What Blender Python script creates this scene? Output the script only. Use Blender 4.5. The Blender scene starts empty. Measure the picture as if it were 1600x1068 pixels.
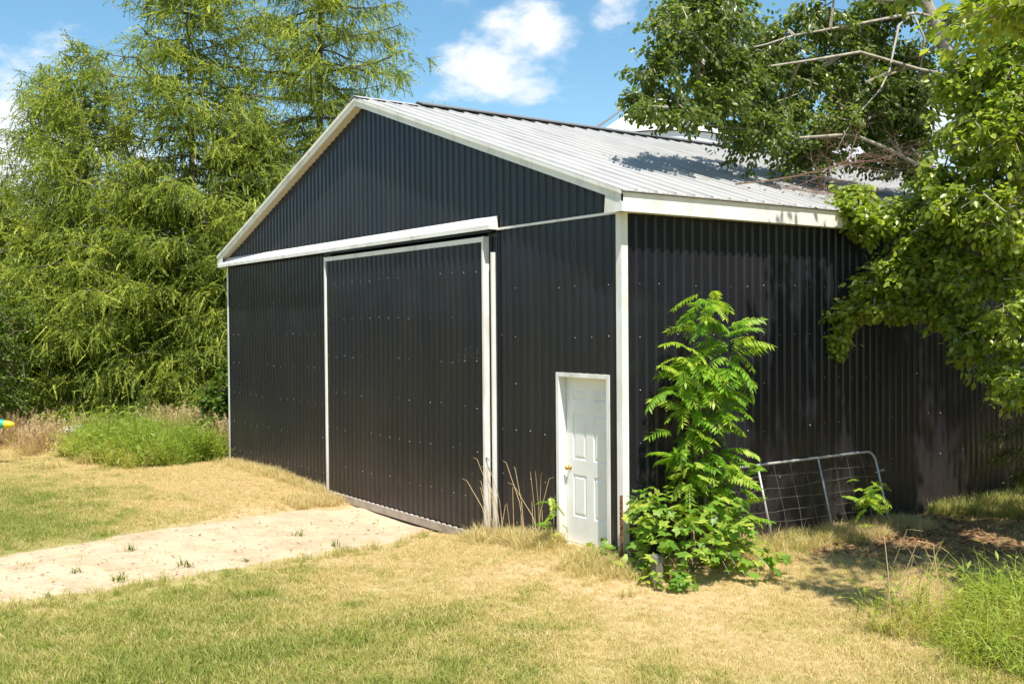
import bpy, bmesh, math, random
import numpy as np
from mathutils import Vector, Matrix

S = bpy.context.scene
COL = S.collection
rng = np.random.default_rng(7)
random.seed(7)

# ------------------------------------------------------------------ camera, sky, sun, exposure
CAM = Vector((8.7016, -7.8191, 2.6615))
YAW, PIT, ROL = -0.946185, -0.017202, -0.008176
cd = bpy.data.cameras.new('camera')
cd.sensor_fit = 'HORIZONTAL'; cd.sensor_width = 36.0
cd.lens = 1597.448 / 1600 * 36.0
cd.clip_start = 0.1; cd.clip_end = 3000
cam = bpy.data.objects.new('camera', cd); COL.objects.link(cam)
Fv = Vector((math.sin(YAW)*math.cos(PIT), math.cos(YAW)*math.cos(PIT), math.sin(PIT)))
Rv = Vector((math.cos(YAW), -math.sin(YAW), 0)); Uv = Rv.cross(Fv)
R2 = Rv*math.cos(ROL) + Uv*math.sin(ROL); U2 = -Rv*math.sin(ROL) + Uv*math.cos(ROL)
M = Matrix.Identity(4)
for i in range(3):
    M[i][0] = R2[i]; M[i][1] = U2[i]; M[i][2] = -Fv[i]; M[i][3] = CAM[i]
cam.matrix_world = M
S.camera = cam

SUN = Vector((1.0, -0.40, 2.25)).normalized()
world = bpy.data.worlds.new('World'); S.world = world; world.use_nodes = True
wt = world.node_tree; wt.nodes.clear()
def N(t, kind, **kw):
    n = t.nodes.new(kind)
    for k, v in kw.items(): setattr(n, k, v)
    return n
wo = N(wt, 'ShaderNodeOutputWorld'); bg = N(wt, 'ShaderNodeBackground')
sky = N(wt, 'ShaderNodeTexSky'); sky.sky_type = 'NISHITA'; sky.sun_disc = False
sky.sun_elevation = math.asin(SUN.z); sky.sun_rotation = math.atan2(SUN.x, SUN.y)
sky.air_density = 1.0; sky.dust_density = 0.4; sky.ozone_density = 1.6
tc = N(wt, 'ShaderNodeTexCoord')
# clouds: broken noise everywhere, gathered round the few cumulus heaps that stand over the trees
nz = N(wt, 'ShaderNodeTexNoise'); nz.inputs['Scale'].default_value = 13.0; nz.inputs['Detail'].default_value = 7; nz.inputs['Roughness'].default_value = 0.6
mp = N(wt, 'ShaderNodeMapping'); mp.inputs['Scale'].default_value = (1, 1, 1.9)
wt.links.new(tc.outputs['Generated'], mp.inputs['Vector']); wt.links.new(mp.outputs['Vector'], nz.inputs['Vector'])
HEAPS = [((-.797, .549, .248), .050, .42), ((-.780, .567, .262), .050, .42), ((-.763, .584, .276), .046, .42), ((-.816, .527, .243), .036, .36), ((-.715, .636, .298), .036, .35),
         ((-.80, .521, .312), .034, .35), ((-.966, .179, .19), .07, .42), ((-.975, .17, .125), .10, .50), ((-.93, .33, .12), .09, .42),
         ((-.55, .82, .14), .10, .45), ((.6, .75, .25), .22, .5), ((.1, -.96, .22), .25, .5), ((.85, -.4, .32), .2, .5), ((-.45, -.85, .3), .2, .5), ((.3, .9, .3), .2, .5)]
acc = None
for c, r, w in HEAPS:
    c = Vector(c).normalized()
    d = N(wt, 'ShaderNodeVectorMath', operation='DISTANCE'); d.inputs[1].default_value = c
    wt.links.new(tc.outputs['Generated'], d.inputs[0])
    mr = N(wt, 'ShaderNodeMapRange', interpolation_type='SMOOTHSTEP'); mr.inputs[1].default_value = r*1.6; mr.inputs[2].default_value = 0.0
    mr.inputs[3].default_value = 0; mr.inputs[4].default_value = w
    wt.links.new(d.outputs['Value'], mr.inputs[0])
    if acc is None: acc = mr.outputs[0]
    else:
        m = N(wt, 'ShaderNodeMath', operation='MAXIMUM'); wt.links.new(acc, m.inputs[0]); wt.links.new(mr.outputs[0], m.inputs[1]); acc = m.outputs[0]
ad = N(wt, 'ShaderNodeMath', operation='ADD'); wt.links.new(nz.outputs['Fac'], ad.inputs[0]); wt.links.new(acc, ad.inputs[1])
cm = N(wt, 'ShaderNodeMapRange', interpolation_type='SMOOTHSTEP'); cm.inputs[1].default_value = .66; cm.inputs[2].default_value = .98
wt.links.new(ad.outputs[0], cm.inputs[0])
cl = N(wt, 'ShaderNodeMix', data_type='RGBA'); cl.inputs['B'].default_value = (7.4, 7.6, 8.0, 1)
hs = N(wt, 'ShaderNodeHueSaturation'); hs.inputs['Hue'].default_value = .485; hs.inputs['Saturation'].default_value = 1.16; hs.inputs['Value'].default_value = 1.22
wt.links.new(sky.outputs[0], hs.inputs['Color'])
wt.links.new(cm.outputs[0], cl.inputs['Factor']); wt.links.new(hs.outputs[0], cl.inputs['A'])
wt.links.new(cl.outputs['Result'], bg.inputs['Color']); bg.inputs['Strength'].default_value = 0.088
wt.links.new(bg.outputs[0], wo.inputs['Surface'])

sl = bpy.data.lights.new('sun', 'SUN'); sl.energy = 5.0; sl.angle = math.radians(0.53); sl.color = (1.0, .94, .84)
so = bpy.data.objects.new('sun', sl); COL.objects.link(so); so.location = (20, -8, 40)
so.rotation_euler = SUN.to_track_quat('Z', 'Y').to_euler()
S.view_settings.view_transform = 'Standard'; S.view_settings.look = 'None'
S.view_settings.exposure = 0.75; S.view_settings.gamma = 1.0; S.view_settings.use_curve_mapping = False
S.cycles.max_bounces = 6; S.cycles.transparent_max_bounces = 4; S.cycles.diffuse_bounces = 3

# ------------------------------------------------------------------ helpers
def link(o, parent=None):
    COL.objects.link(o)
    if parent is not None: o.parent = parent
    return o
def empty(name, loc=(0, 0, 0), rz=0.0, parent=None):
    o = bpy.data.objects.new(name, None); o.location = loc; o.rotation_euler = (0, 0, rz); o.empty_display_size = .1
    return link(o, parent)
def tag(o, label=None, cat=None, group=None, kind=None):
    if label: o['label'] = label
    if cat: o['category'] = cat
    if group: o['group'] = group
    if kind: o['kind'] = kind
    return o
def mesh_np(name, V, faces, attrs=None, smooth=False, vattrs=None):
    """V (n,3); faces = list of (m,k) int arrays"""
    me = bpy.data.meshes.new(name)
    V = np.asarray(V, np.float32)
    faces = [np.asarray(f, np.int32) for f in faces if len(f)]
    me.vertices.add(len(V)); me.vertices.foreach_set('co', V.ravel())
    loops = np.concatenate([f.ravel() for f in faces])
    tot = np.concatenate([np.full(len(f), f.shape[1], np.int32) for f in faces])
    st = np.concatenate([[0], np.cumsum(tot)[:-1]]).astype(np.int32)
    me.loops.add(len(loops)); me.loops.foreach_set('vertex_index', loops)
    me.polygons.add(len(tot)); me.polygons.foreach_set('loop_start', st); me.polygons.foreach_set('loop_total', tot)
    if smooth: me.polygons.foreach_set('use_smooth', np.ones(len(tot), bool))
    for k, a in (vattrs or {}).items():
        at = me.attributes.new(k, 'FLOAT', 'POINT'); at.data.foreach_set('value', np.asarray(a, np.float32))
    me.update(calc_edges=True); me.validate()
    return me
def mobj(name, me, mat, parent=None):
    if mat is not None and not me.materials: me.materials.append(mat)
    return link(bpy.data.objects.new(name, me), parent)

class MB:
    """collects simple solids into one mesh"""
    def __init__(s): s.v = []; s.f = []
    def add(s, vs, fs):
        b = len(s.v); s.v += [tuple(v) for v in vs]; s.f += [tuple(i+b for i in f) for f in fs]; return s
    def box(s, x0, x1, y0, y1, z0, z1):
        v = [(x, y, z) for z in (z0, z1) for y in (y0, y1) for x in (x0, x1)]
        return s.add(v, [(0, 2, 3, 1), (4, 5, 7, 6), (0, 1, 5, 4), (2, 6, 7, 3), (0, 4, 6, 2), (1, 3, 7, 5)])
    def prism(s, poly, off):
        n = len(poly); off = Vector(off)
        v = [Vector(p) for p in poly] + [Vector(p)+off for p in poly]
        return s.add(v, [tuple(range(n-1, -1, -1)), tuple(range(n, 2*n))] + [(i, (i+1) % n, n+(i+1) % n, n+i) for i in range(n)])
    def tube(s, pts, rad, n=8, caps=True):
        pts = [Vector(p) for p in pts]
        rad = rad if hasattr(rad, '__len__') else [rad]*len(pts)
        rings = []; up = None
        for i, p in enumerate(pts):
            t = (pts[min(i+1, len(pts)-1)] - pts[max(i-1, 0)]).normalized()
            if up is None: up = t.orthogonal().normalized()
            up = (up - t*up.dot(t)); up = up.normalized() if up.length > 1e-6 else t.orthogonal().normalized()
            b = t.cross(up)
            rings.append([p + (up*math.cos(a)+b*math.sin(a))*rad[i] for a in [2*math.pi*k/n for k in range(n)]])
        v = [q for r in rings for q in r]
        f = [(i*n+k, i*n+(k+1) % n, (i+1)*n+(k+1) % n, (i+1)*n+k) for i in range(len(pts)-1) for k in range(n)]
        if caps: f += [tuple(range(n-1, -1, -1)), tuple((len(pts)-1)*n+k for k in range(n))]
        return s.add(v, f)
    def lathe(s, prof, origin, axis, n=14):
        axis = Vector(axis).normalized(); a = axis.orthogonal().normalized(); b = axis.cross(a); o = Vector(origin)
        v = []; f = []
        for (r, h) in prof:
            for k in range(n):
                t = 2*math.pi*k/n; v.append(o+axis*h+(a*math.cos(t)+b*math.sin(t))*r)
        for i in range(len(prof)-1):
            for k in range(n): f.append((i*n+k, i*n+(k+1) % n, (i+1)*n+(k+1) % n, (i+1)*n+k))
        return s.add(v, f)
    def mesh(s, name, smooth=False):
        me = bpy.data.meshes.new(name); me.from_pydata(s.v, [], s.f)
        if smooth: me.shade_smooth()
        me.update(); return me
    def build(s, name, mat, parent=None, smooth=False, bevel=0):
        o = mobj(name, s.mesh(name, smooth), mat, parent)
        if bevel:
            m = o.modifiers.new('bevel', 'BEVEL'); m.width = bevel; m.segments = 1; m.limit_method = 'ANGLE'
        return o

# numpy value noise
_P = rng.random((256, 256))
def vnoise(x, y, s):
    x = np.asarray(x, float)*s+311.7; y = np.asarray(y, float)*s+173.3
    xi = np.floor(x).astype(int); yi = np.floor(y).astype(int); fx = x-xi; fy = y-yi
    fx = fx*fx*(3-2*fx); fy = fy*fy*(3-2*fy)
    g = lambda a, b: _P[a % 256, b % 256]
    return (g(xi, yi)*(1-fx)+g(xi+1, yi)*fx)*(1-fy)+(g(xi, yi+1)*(1-fx)+g(xi+1, yi+1)*fx)*fy
def fbm(x, y, s): return .5*vnoise(x, y, s)+.3*vnoise(x, y, s*2.1)+.2*vnoise(x, y, s*4.3)
def sstep(a, b, x):
    t = np.clip((np.asarray(x, float)-a)/(b-a), 0, 1); return t*t*(3-2*t)
def gauss(x, y, cx, cy, sx, sy): return np.exp(-((np.asarray(x)-cx)/sx)**2-((np.asarray(y)-cy)/sy)**2)
def G(x, y):
    x = np.asarray(x, float); y = np.asarray(y, float)
    near = np.exp(-((x/60)**2+(y/60)**2))
    return (-.205 + .19*gauss(x, y, -.6, -.1, 1.5, 1.5) + .06*gauss(x, y, .4, 2.0, 1.2, 1.6) - .17*gauss(x, y, -4.9, -.2, 2.2, 1.8)
            + .05*gauss(x, y, -9.5, -.7, 1.6, .9) + .10*gauss(x, y, .6, 9.5, 2.5, 2.0) + near*(.05*(vnoise(x, y, .35)-.5)) + .5*(vnoise(x, y, .02)-.5)*(1-near))

# ------------------------------------------------------------------ materials
def mat(name, col=(.5, .5, .5), rough=.5, metal=0.0, spec=.5, noise=None, bump=None, obj_coords=True, coat=0):
    m = bpy.data.materials.new(name); m.use_nodes = True; t = m.node_tree
    b = t.nodes['Principled BSDF']
    b.inputs['Base Color'].default_value = (*col, 1); b.inputs['Roughness'].default_value = rough; b.inputs['Metallic'].default_value = metal
    b.inputs['Specular IOR Level'].default_value = spec; b.inputs['Coat Weight'].default_value = coat
    tcn = t.nodes.new('ShaderNodeTexCoord'); g = t.nodes.new('ShaderNodeNewGeometry')
    if noise:
        col2, sc, lo, hi = noise[:4]; stretch = noise[4] if len(noise) > 4 else (1, 1, 1)
        mpn = t.nodes.new('ShaderNodeMapping'); mpn.inputs['Scale'].default_value = stretch
        t.links.new(g.outputs['Position'], mpn.inputs['Vector'])
        n = t.nodes.new('ShaderNodeTexNoise'); n.inputs['Scale'].default_value = sc; n.inputs['Detail'].default_value = 6; n.inputs['Roughness'].default_value = .65
        t.links.new(mpn.outputs[0], n.inputs['Vector'])
        r = t.nodes.new('ShaderNodeMapRange'); r.inputs[1].default_value = lo; r.inputs[2].default_value = hi
        t.links.new(n.outputs['Fac'], r.inputs[0])
        mx = t.nodes.new('ShaderNodeMix'); mx.data_type = 'RGBA'; mx.inputs['A'].default_value = (*col, 1); mx.inputs['B'].default_value = (*col2, 1)
        t.links.new(r.outputs[0], mx.inputs['Factor']); t.links.new(mx.outputs['Result'], b.inputs['Base Color'])
    if bump:
        n = t.nodes.new('ShaderNodeTexNoise'); n.inputs['Scale'].default_value = bump[0]; n.inputs['Detail'].default_value = 5
        t.links.new(g.outputs['Position'], n.inputs['Vector'])
        bp = t.nodes.new('ShaderNodeBump'); bp.inputs['Strength'].default_value = bump[1]; bp.inputs['Distance'].default_value = bump[2] if len(bump) > 2 else .02
        t.links.new(n.outputs['Fac'], bp.inputs['Height']); t.links.new(bp.outputs[0], b.inputs['Normal'])
    return m

M_black = mat('black_painted_steel', (.0120, .0125, .0185), .28, 0, .34, noise=((.023, .0215, .0235), 1.6, .42, .8, (1, 1, .25)), bump=(14, .10, .01))
def dusty(m, col, z0, z1, amt, sc=5.0):
    """splashed soil dried on the foot of a wall, and gentle oil-canning of the sheet"""
    t = m.node_tree; b = t.nodes['Principled BSDF']; old = b.inputs['Base Color'].links[0].from_socket
    g = t.nodes.new('ShaderNodeNewGeometry'); sx = t.nodes.new('ShaderNodeSeparateXYZ'); t.links.new(g.outputs['Position'], sx.inputs[0])
    r = t.nodes.new('ShaderNodeMapRange'); r.interpolation_type = 'SMOOTHSTEP'; r.inputs[1].default_value = z1; r.inputs[2].default_value = z0; t.links.new(sx.outputs['Z'], r.inputs[0])
    n = t.nodes.new('ShaderNodeTexNoise'); n.inputs['Scale'].default_value = sc; n.inputs['Detail'].default_value = 7; n.inputs['Roughness'].default_value = .7; t.links.new(g.outputs['Position'], n.inputs['Vector'])
    a = t.nodes.new('ShaderNodeMath'); a.operation = 'MULTIPLY'; t.links.new(r.outputs[0], a.inputs[0]); t.links.new(n.outputs['Fac'], a.inputs[1])
    c = t.nodes.new('ShaderNodeMath'); c.operation = 'MULTIPLY'; c.inputs[1].default_value = amt; c.use_clamp = True; t.links.new(a.outputs[0], c.inputs[0])
    mx = t.nodes.new('ShaderNodeMix'); mx.data_type = 'RGBA'; mx.inputs['B'].default_value = (*col, 1); t.links.new(c.outputs[0], mx.inputs['Factor']); t.links.new(old, mx.inputs['A']); t.links.new(mx.outputs['Result'], b.inputs['Base Color'])
    n2 = t.nodes.new('ShaderNodeTexNoise'); n2.inputs['Scale'].default_value = .9; n2.inputs['Detail'].default_value = 2; t.links.new(g.outputs['Position'], n2.inputs['Vector'])
    bp = t.nodes.new('ShaderNodeBump'); bp.inputs['Strength'].default_value = .35; bp.inputs['Distance'].default_value = .10; t.links.new(n2.outputs['Fac'], bp.inputs['Height'])
    if b.inputs['Normal'].links: t.links.new(b.inputs['Normal'].links[0].from_socket, bp.inputs['Normal'])
    t.links.new(bp.outputs[0], b.inputs['Normal'])
dusty(M_black, (.17, .125, .09), -.3, 1.1, .28)
M_white = mat('white_trim_steel', (.80, .79, .76), .45, 0, .5, noise=((.52, .48, .40), 4.0, .50, .80, (1, 1, .3)))
dusty(M_white, (.40, .31, .21), -.2, .8, .9, 9)
M_cream = mat('cream_soffit', (.62, .56, .45), .5, noise=((.5, .44, .34), 3, .5, .9))
M_roof = mat('pale_galvanised_roof', (.43, .425, .415), .55, 0, .4, noise=((.28, .275, .265), 1.6, .42, .8, (.35, 2.4, 1)))
M_ridge = mat('grey_ridge_steel', (.22, .22, .22), .5, .3)
M_door = mat('white_painted_door', (.80, .80, .78), .38, noise=((.62, .61, .58), 2.5, .5, .9))
M_brass = mat('brass', (.62, .40, .13), .28, 1.0)
M_galv = mat('galvanised_tube', (.48, .48, .46), .5, .35, noise=((.33, .30, .26), 9, .45, .8))
M_wire = mat('dull_wire', (.21, .20, .18), .5, .6)
M_screw = mat('zinc_screw', (.27, .27, .28), .45, .2)
M_rust = mat('rusty_steel', (.16, .055, .028), .85, .2, noise=((.26, .11, .05), 20, .4, .7), bump=(60, .4))
M_conc = mat('weathered_concrete', (.19, .165, .125), .9, noise=((.12, .105, .08), 9, .4, .7), bump=(40, .5))
M_dark = mat('dark_interior', (.02, .02, .02), .9)
M_conc2 = mat('pale_stone', (.62, .60, .56), .9, noise=((.45, .43, .38), 7, .4, .7), bump=(20, .5))
M_teal = mat('teal_plastic', (.03, .36, .28), .4)
M_yellow = mat('yellow_plastic', (.80, .60, .02), .4)
M_bin = mat('white_bin_steel', (.74, .74, .74), .45, .1)
def bark(name, a, b, sc=8): return mat(name, a, .9, noise=(b, sc, .35, .7, (1, 1, .35)), bump=(30, .6, .02))
M_bark_pale = bark('pale_poplar_bark', (.42, .38, .31), (.22, .19, .15))
M_bark_larch = bark('larch_bark', (.16, .12, .09), (.08, .06, .05))
M_stem = mat('green_brown_stem', (.12, .11, .05), .7)
M_deadtwig = mat('dead_twig', (.20, .12, .085), .9)
M_straw = mat('dry_straw_stalk', (.50, .38, .20), .7)

def leafmat(name, a, b, trans=.35, rough=.45, c=None, tcol=None, inst=False, spec=.4, objr=False):
    """a..b by the per-piece value 'tint'; translucent back light"""
    m = bpy.data.materials.new(name); m.use_nodes = True; t = m.node_tree; p = t.nodes['Principled BSDF']; out = t.nodes['Material Output']
    at = t.nodes.new('ShaderNodeAttribute'); at.attribute_name = 'tint'
    fac = at.outputs['Fac']
    if objr:
        oi = t.nodes.new('ShaderNodeObjectInfo'); mo = t.nodes.new('ShaderNodeMath'); mo.operation = 'MULTIPLY_ADD'; mo.use_clamp = True
        t.links.new(oi.outputs['Random'], mo.inputs[0]); mo.inputs[1].default_value = .7; sub = t.nodes.new('ShaderNodeMath'); sub.operation = 'MULTIPLY_ADD'; sub.inputs[1].default_value = .7; sub.inputs[2].default_value = -.22
        t.links.new(fac, sub.inputs[0]); t.links.new(sub.outputs[0], mo.inputs[2]); fac = mo.outputs[0]
    if inst:
        ai = t.nodes.new('ShaderNodeAttribute'); ai.attribute_type = 'INSTANCER'; ai.attribute_name = 'green'
        ma = t.nodes.new('ShaderNodeMath'); ma.operation = 'MULTIPLY_ADD'; t.links.new(fac, ma.inputs[0]); ma.inputs[1].default_value = .5
        t.links.new(ai.outputs['Fac'], ma.inputs[2])
        sb = t.nodes.new('ShaderNodeMath'); sb.operation = 'SUBTRACT'; sb.use_clamp = True; t.links.new(ma.outputs[0], sb.inputs[0]); sb.inputs[1].default_value = .25
        fac = sb.outputs[0]
    cr = t.nodes.new('ShaderNodeValToRGB'); cr.color_ramp.elements[0].color = (*a, 1); cr.color_ramp.elements[1].color = (*b, 1)
    if c: e = cr.color_ramp.elements.new(.5); e.color = (*c, 1)
    t.links.new(fac, cr.inputs[0]); t.links.new(cr.outputs[0], p.inputs['Base Color'])
    p.inputs['Roughness'].default_value = rough; p.inputs['Specular IOR Level'].default_value = spec
    tr = t.nodes.new('ShaderNodeBsdfTranslucent')
    mul = t.nodes.new('ShaderNodeMix'); mul.data_type = 'RGBA'; mul.blend_type = 'MULTIPLY'; mul.inputs['Factor'].default_value = 1
    mul.inputs['B'].default_value = (*(tcol or (1.5, 1.6, .6)), 1); t.links.new(cr.outputs[0], mul.inputs['A']); t.links.new(mul.outputs['Result'], tr.inputs['Color'])
    mx = t.nodes.new('ShaderNodeMixShader'); mx.inputs[0].default_value = trans
    t.links.new(p.outputs[0], mx.inputs[1]); t.links.new(tr.outputs[0], mx.inputs[2]); t.links.new(mx.outputs[0], out.inputs['Surface'])
    return m
M_larch = leafmat('larch_needles', (.085, .13, .020), (.47, .49, .085), .40, .55, c=(.235, .29, .045))
M_poplar = leafmat('poplar_leaf', (.055, .09, .02), (.30, .34, .09), .50, .34, c=(.135, .185, .04), spec=.6)
M_maple = leafmat('yellow_green_leaf', (.11, .165, .02), (.44, .47, .085), .44, .34, c=(.235, .315, .042), spec=.6)
M_cedar = leafmat('conifer_spray', (.04, .065, .015), (.12, .14, .03), .25, .6)
M_sumac = leafmat('sumac_leaf', (.10, .22, .018), (.46, .52, .075), .45, .40, c=(.20, .36, .032), objr=True)
M_vine = leafmat('vine_leaf', (.08, .18, .018), (.38, .44, .07), .38, .42, c=(.16, .29, .034), objr=True)
M_shrub = leafmat('shrub_leaf', (.06, .115, .014), (.17, .23, .03), .34, .5, c=(.10, .165, .02))
M_wood = leafmat('far_wood_leaf', (.04, .07, .015), (.11, .14, .028), .2, .6)
M_lawn = leafmat('lawn_blade', (.68, .545, .31), (.23, .29, .050), .40, .55, c=(.52, .455, .16), inst=True, tcol=(1.2, 1.2, .8), spec=.3)
M_weed = leafmat('weed_blade', (.54, .43, .17), (.24, .33, .05), .42, .5, c=(.40, .41, .08), inst=True, tcol=(1.3, 1.4, .7), spec=.3)
M_seed = leafmat('seed_head_grass', (.62, .46, .28), (.36, .36, .11), .38, .6, c=(.58, .46, .24), inst=True, tcol=(1.2, 1.1, .9), spec=.2)

def ground_mat():
    m = bpy.data.materials.new('dry_lawn_ground'); m.use_nodes = True; t = m.node_tree; p = t.nodes['Principled BSDF']; p.inputs['Roughness'].default_value = .95; p.inputs['Specular IOR Level'].default_value = .1
    at = t.nodes.new('ShaderNodeAttribute'); at.attribute_name = 'green'
    g = t.nodes.new('ShaderNodeNewGeometry')
    n = t.nodes.new('ShaderNodeTexNoise'); n.inputs['Scale'].default_value = 6; n.inputs['Detail'].default_value = 8; n.inputs['Roughness'].default_value = .7
    t.links.new(g.outputs['Position'], n.inputs['Vector'])
    a = t.nodes.new('ShaderNodeMath'); a.operation = 'MULTIPLY_ADD'; t.links.new(n.outputs['Fac'], a.inputs[0]); a.inputs[1].default_value = .8
    t.links.new(at.outputs['Fac'], a.inputs[2])
    s = t.nodes.new('ShaderNodeMath'); s.operation = 'SUBTRACT'; s.use_clamp = True; t.links.new(a.outputs[0], s.inputs[0]); s.inputs[1].default_value = .42
    cr = t.nodes.new('ShaderNodeValToRGB'); e = cr.color_ramp.elements
    e[0].color = (.47, .35, .20, 1); e[1].color = (.19, .21, .055, 1); k = e.new(.5); k.color = (.36, .30, .13, 1)
    t.links.new(s.outputs[0], cr.inputs[0])
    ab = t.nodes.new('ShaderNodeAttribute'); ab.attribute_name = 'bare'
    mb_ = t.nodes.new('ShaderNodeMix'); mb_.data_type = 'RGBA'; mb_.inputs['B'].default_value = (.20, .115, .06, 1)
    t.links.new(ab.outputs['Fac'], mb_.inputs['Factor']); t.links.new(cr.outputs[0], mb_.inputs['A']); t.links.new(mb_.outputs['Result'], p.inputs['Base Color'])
    n2 = t.nodes.new('ShaderNodeTexNoise'); n2.inputs['Scale'].default_value = 60; n2.inputs['Detail'].default_value = 4; t.links.new(g.outputs['Position'], n2.inputs['Vector'])
    b = t.nodes.new('ShaderNodeBump'); b.inputs['Strength'].default_value = .7; b.inputs['Distance'].default_value = .02
    t.links.new(n2.outputs['Fac'], b.inputs['Height']); t.links.new(b.outputs[0], p.inputs['Normal'])
    return m
M_ground = ground_mat()
M_sand = mat('pale_sand', (.54, .42, .29), .95, 0, .1, noise=((.34, .25, .155), 2.2, .44, .80), bump=(22, 1.0, .04))

# ------------------------------------------------------------------ ground, sand drive
def greenness(x, y):
    x = np.asarray(x, float); y = np.asarray(y, float)
    g = .62*sstep(.8, 4.8, -y + .15*x) + .30*gauss(x, y, 4.3, -.4, 1.6, 1.4) + .22*gauss(x, y, -9.5, -4.5, 3.5, 1.6)
    g = g*(.55+.9*fbm(x, y, .8)) + .55*(fbm(x, y, 1.5)-.42) + .45*sstep(.62, .9, vnoise(x, y, 3.7))*sstep(.5, 3, -y)
    g = g+.07
    g -= .35*gauss(x, y, -9.8, -.9, 2.6, 1.0)
    return np.clip(g, 0, 1)
def cuts(lo, hi, step, far):
    a = list(np.arange(lo, hi+1e-6, step)); d = step; x = hi; up = []
    while x < far: d *= 1.45; x += d; up.append(x)
    d = step; x = lo; dn = []
    while x > -far: d *= 1.45; x -= d; dn.append(x)
    return np.array(dn[::-1]+a+up)
gx = cuts(-26, 10, .2, 900); gy = cuts(-14, 20, .2, 900)
XX, YY = np.meshgrid(gx, gy); nx, ny = len(gx), len(gy)
ZZ = G(XX, YY)
idx = np.arange(nx*ny).reshape(ny, nx)
F4 = np.stack([idx[:-1, :-1], idx[:-1, 1:], idx[1:, 1:], idx[1:, :-1]], -1).reshape(-1, 4)
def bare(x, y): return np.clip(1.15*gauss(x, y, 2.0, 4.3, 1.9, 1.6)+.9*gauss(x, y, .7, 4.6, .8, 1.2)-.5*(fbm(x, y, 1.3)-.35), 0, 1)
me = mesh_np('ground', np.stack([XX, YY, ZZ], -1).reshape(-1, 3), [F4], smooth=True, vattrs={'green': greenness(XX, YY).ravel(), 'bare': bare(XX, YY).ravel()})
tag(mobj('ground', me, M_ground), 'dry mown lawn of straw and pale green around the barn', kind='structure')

def drive_edges(y):
    """left and right edge (x) of the sand at y"""
    y = np.asarray(y, float)
    xl = -6.75 + .24*np.minimum(-y-1.5, 6).clip(0) + .35*(fbm(y*0+3.1, y, 1.1)-.5)
    xr = -2.9 + .02*(-y) + .5*(fbm(y*0+9.7, y, 1.2)-.5)
    xr = xr - .9*gauss(y*0, y, 0, -.1, 1, .8)
    return xl, xr
sy = np.arange(-.05, -16, -.1); ns = 28
xl, xr = drive_edges(sy)
tt = np.linspace(0, 1, ns)
SX = xl[:, None]+(xr-xl)[:, None]*tt[None]; SY = np.repeat(sy[:, None], ns, 1)
jig = .06*(vnoise(SX*3, SY*3, 1.3)-.5); SX = SX+np.where((tt == 0)|(tt == 1), 2.4, 0)[None]*jig
edge = np.minimum(tt, 1-tt)[None]*(xr-xl)[:, None]
SZ = G(SX, SY)-.03+.050*sstep(0, .55, edge)+.030*(fbm(SX, SY, 2.6)-.45)*sstep(0, .15, edge)+.010*sstep(-.6, 0, SY)
sid = np.arange(SX.size).reshape(SX.shape)
SF = np.stack([sid[:-1, :-1], sid[1:, :-1], sid[1:, 1:], sid[:-1, 1:]], -1).reshape(-1, 4)
tag(mobj('sand_driveway', mesh_np('sand_driveway', np.stack([SX, SY, SZ], -1).reshape(-1, 3), [SF], smooth=True), M_sand), 'strip of bare pale sand leading to the big sliding door', kind='structure')
def in_sand(x, y, m=0.0):
    a, b = drive_edges(y); return (x > a+m) & (x < b-m) & (y < .05)

# ------------------------------------------------------------------ barn
BW, BL = 12.4, 18.3
WT = 3.93                       # top of the lower sheets
RX, RZ, SL = -6.2, 6.338, .3418
OV, PQ = .19, .16
def zroof(x): return RZ - SL*abs(x-RX)
P = .1525
PROF = [(0, 0), (.05, 0), (.0725, .02), (.13, .02), (.1525, 0)]
def corr_panel(u0, u1, zb, zt, place, breaks=()):
    """ribbed sheet from u0 to u1; place(u, depth, z) -> xyz; zb/zt give the lower and upper edge, called as f(u, side)"""
    us = {round(u0, 5), round(u1, 5)}
    k = math.floor(u0/P)-1
    while k*P < u1+P:
        for a, _ in PROF[:4]:
            u = k*P+a
            if u0 < u < u1: us.add(round(u, 5))
        k += 1
    for b in breaks:
        if u0 < b < u1: us.add(round(b, 5))
    us = sorted(us)
    def dep(u):
        f = u-math.floor(u/P)*P
        for (a, d0), (b, d1) in zip(PROF[:-1], PROF[1:]):
            if a-1e-9 <= f <= b+1e-9: return d0+(d1-d0)*(f-a)/(b-a)
        return 0
    mb = MB()
    for a, b in zip(us[:-1], us[1:]):
        m = (a+b)/2
        za, zb_ = zb(a, m), zb(b, m); ta, tb = zt(a, m), zt(b, m)
        if ta-za < .01 and tb-zb_ < .01: continue
        mb.add([place(a, dep(a), za), place(b, dep(b), zb_), place(b, dep(b), tb), place(a, dep(a), ta)], [(0, 1, 2, 3)])
    return mb
barn = tag(empty('barn', (0, 0, -.2)), 'black ribbed-steel barn with white trim and a pale low-pitched roof', 'barn')
def bl(o):  # parts are built in world coordinates, the barn's empty stands at ground level
    o.location.z += .2; return o
DX0, DX1 = -1.187+.05, -.194-.05     # entry door opening
SDX0, SDX1 = -7.40, -2.66            # sliding door opening
front = lambda u, d, z: (u, -d, z)
def zb_low(u, m):
    if DX0 < m < DX1: return 2.02
    if SDX0 < m < SDX1: return WT
    return -.42
n = int(BW/.915)+1
for k in range(n):
    a, b = -BW+k*.915, min(-BW+(k+1)*.915, 0)
    mb = corr_panel(a, b, zb_low, lambda u, m: WT, front, (DX0, DX1, SDX0, SDX1))
    if mb.f: bl(mb.build('wall_panel', M_black, barn))
    mb = corr_panel(a, b, lambda u, m: WT+.004, lambda u, m: zroof(u)-.035, front, (RX,))
    if mb.f: bl(mb.build('gable_panel', M_black, barn))
side = lambda u, d, z: (d, u, z)
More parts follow.
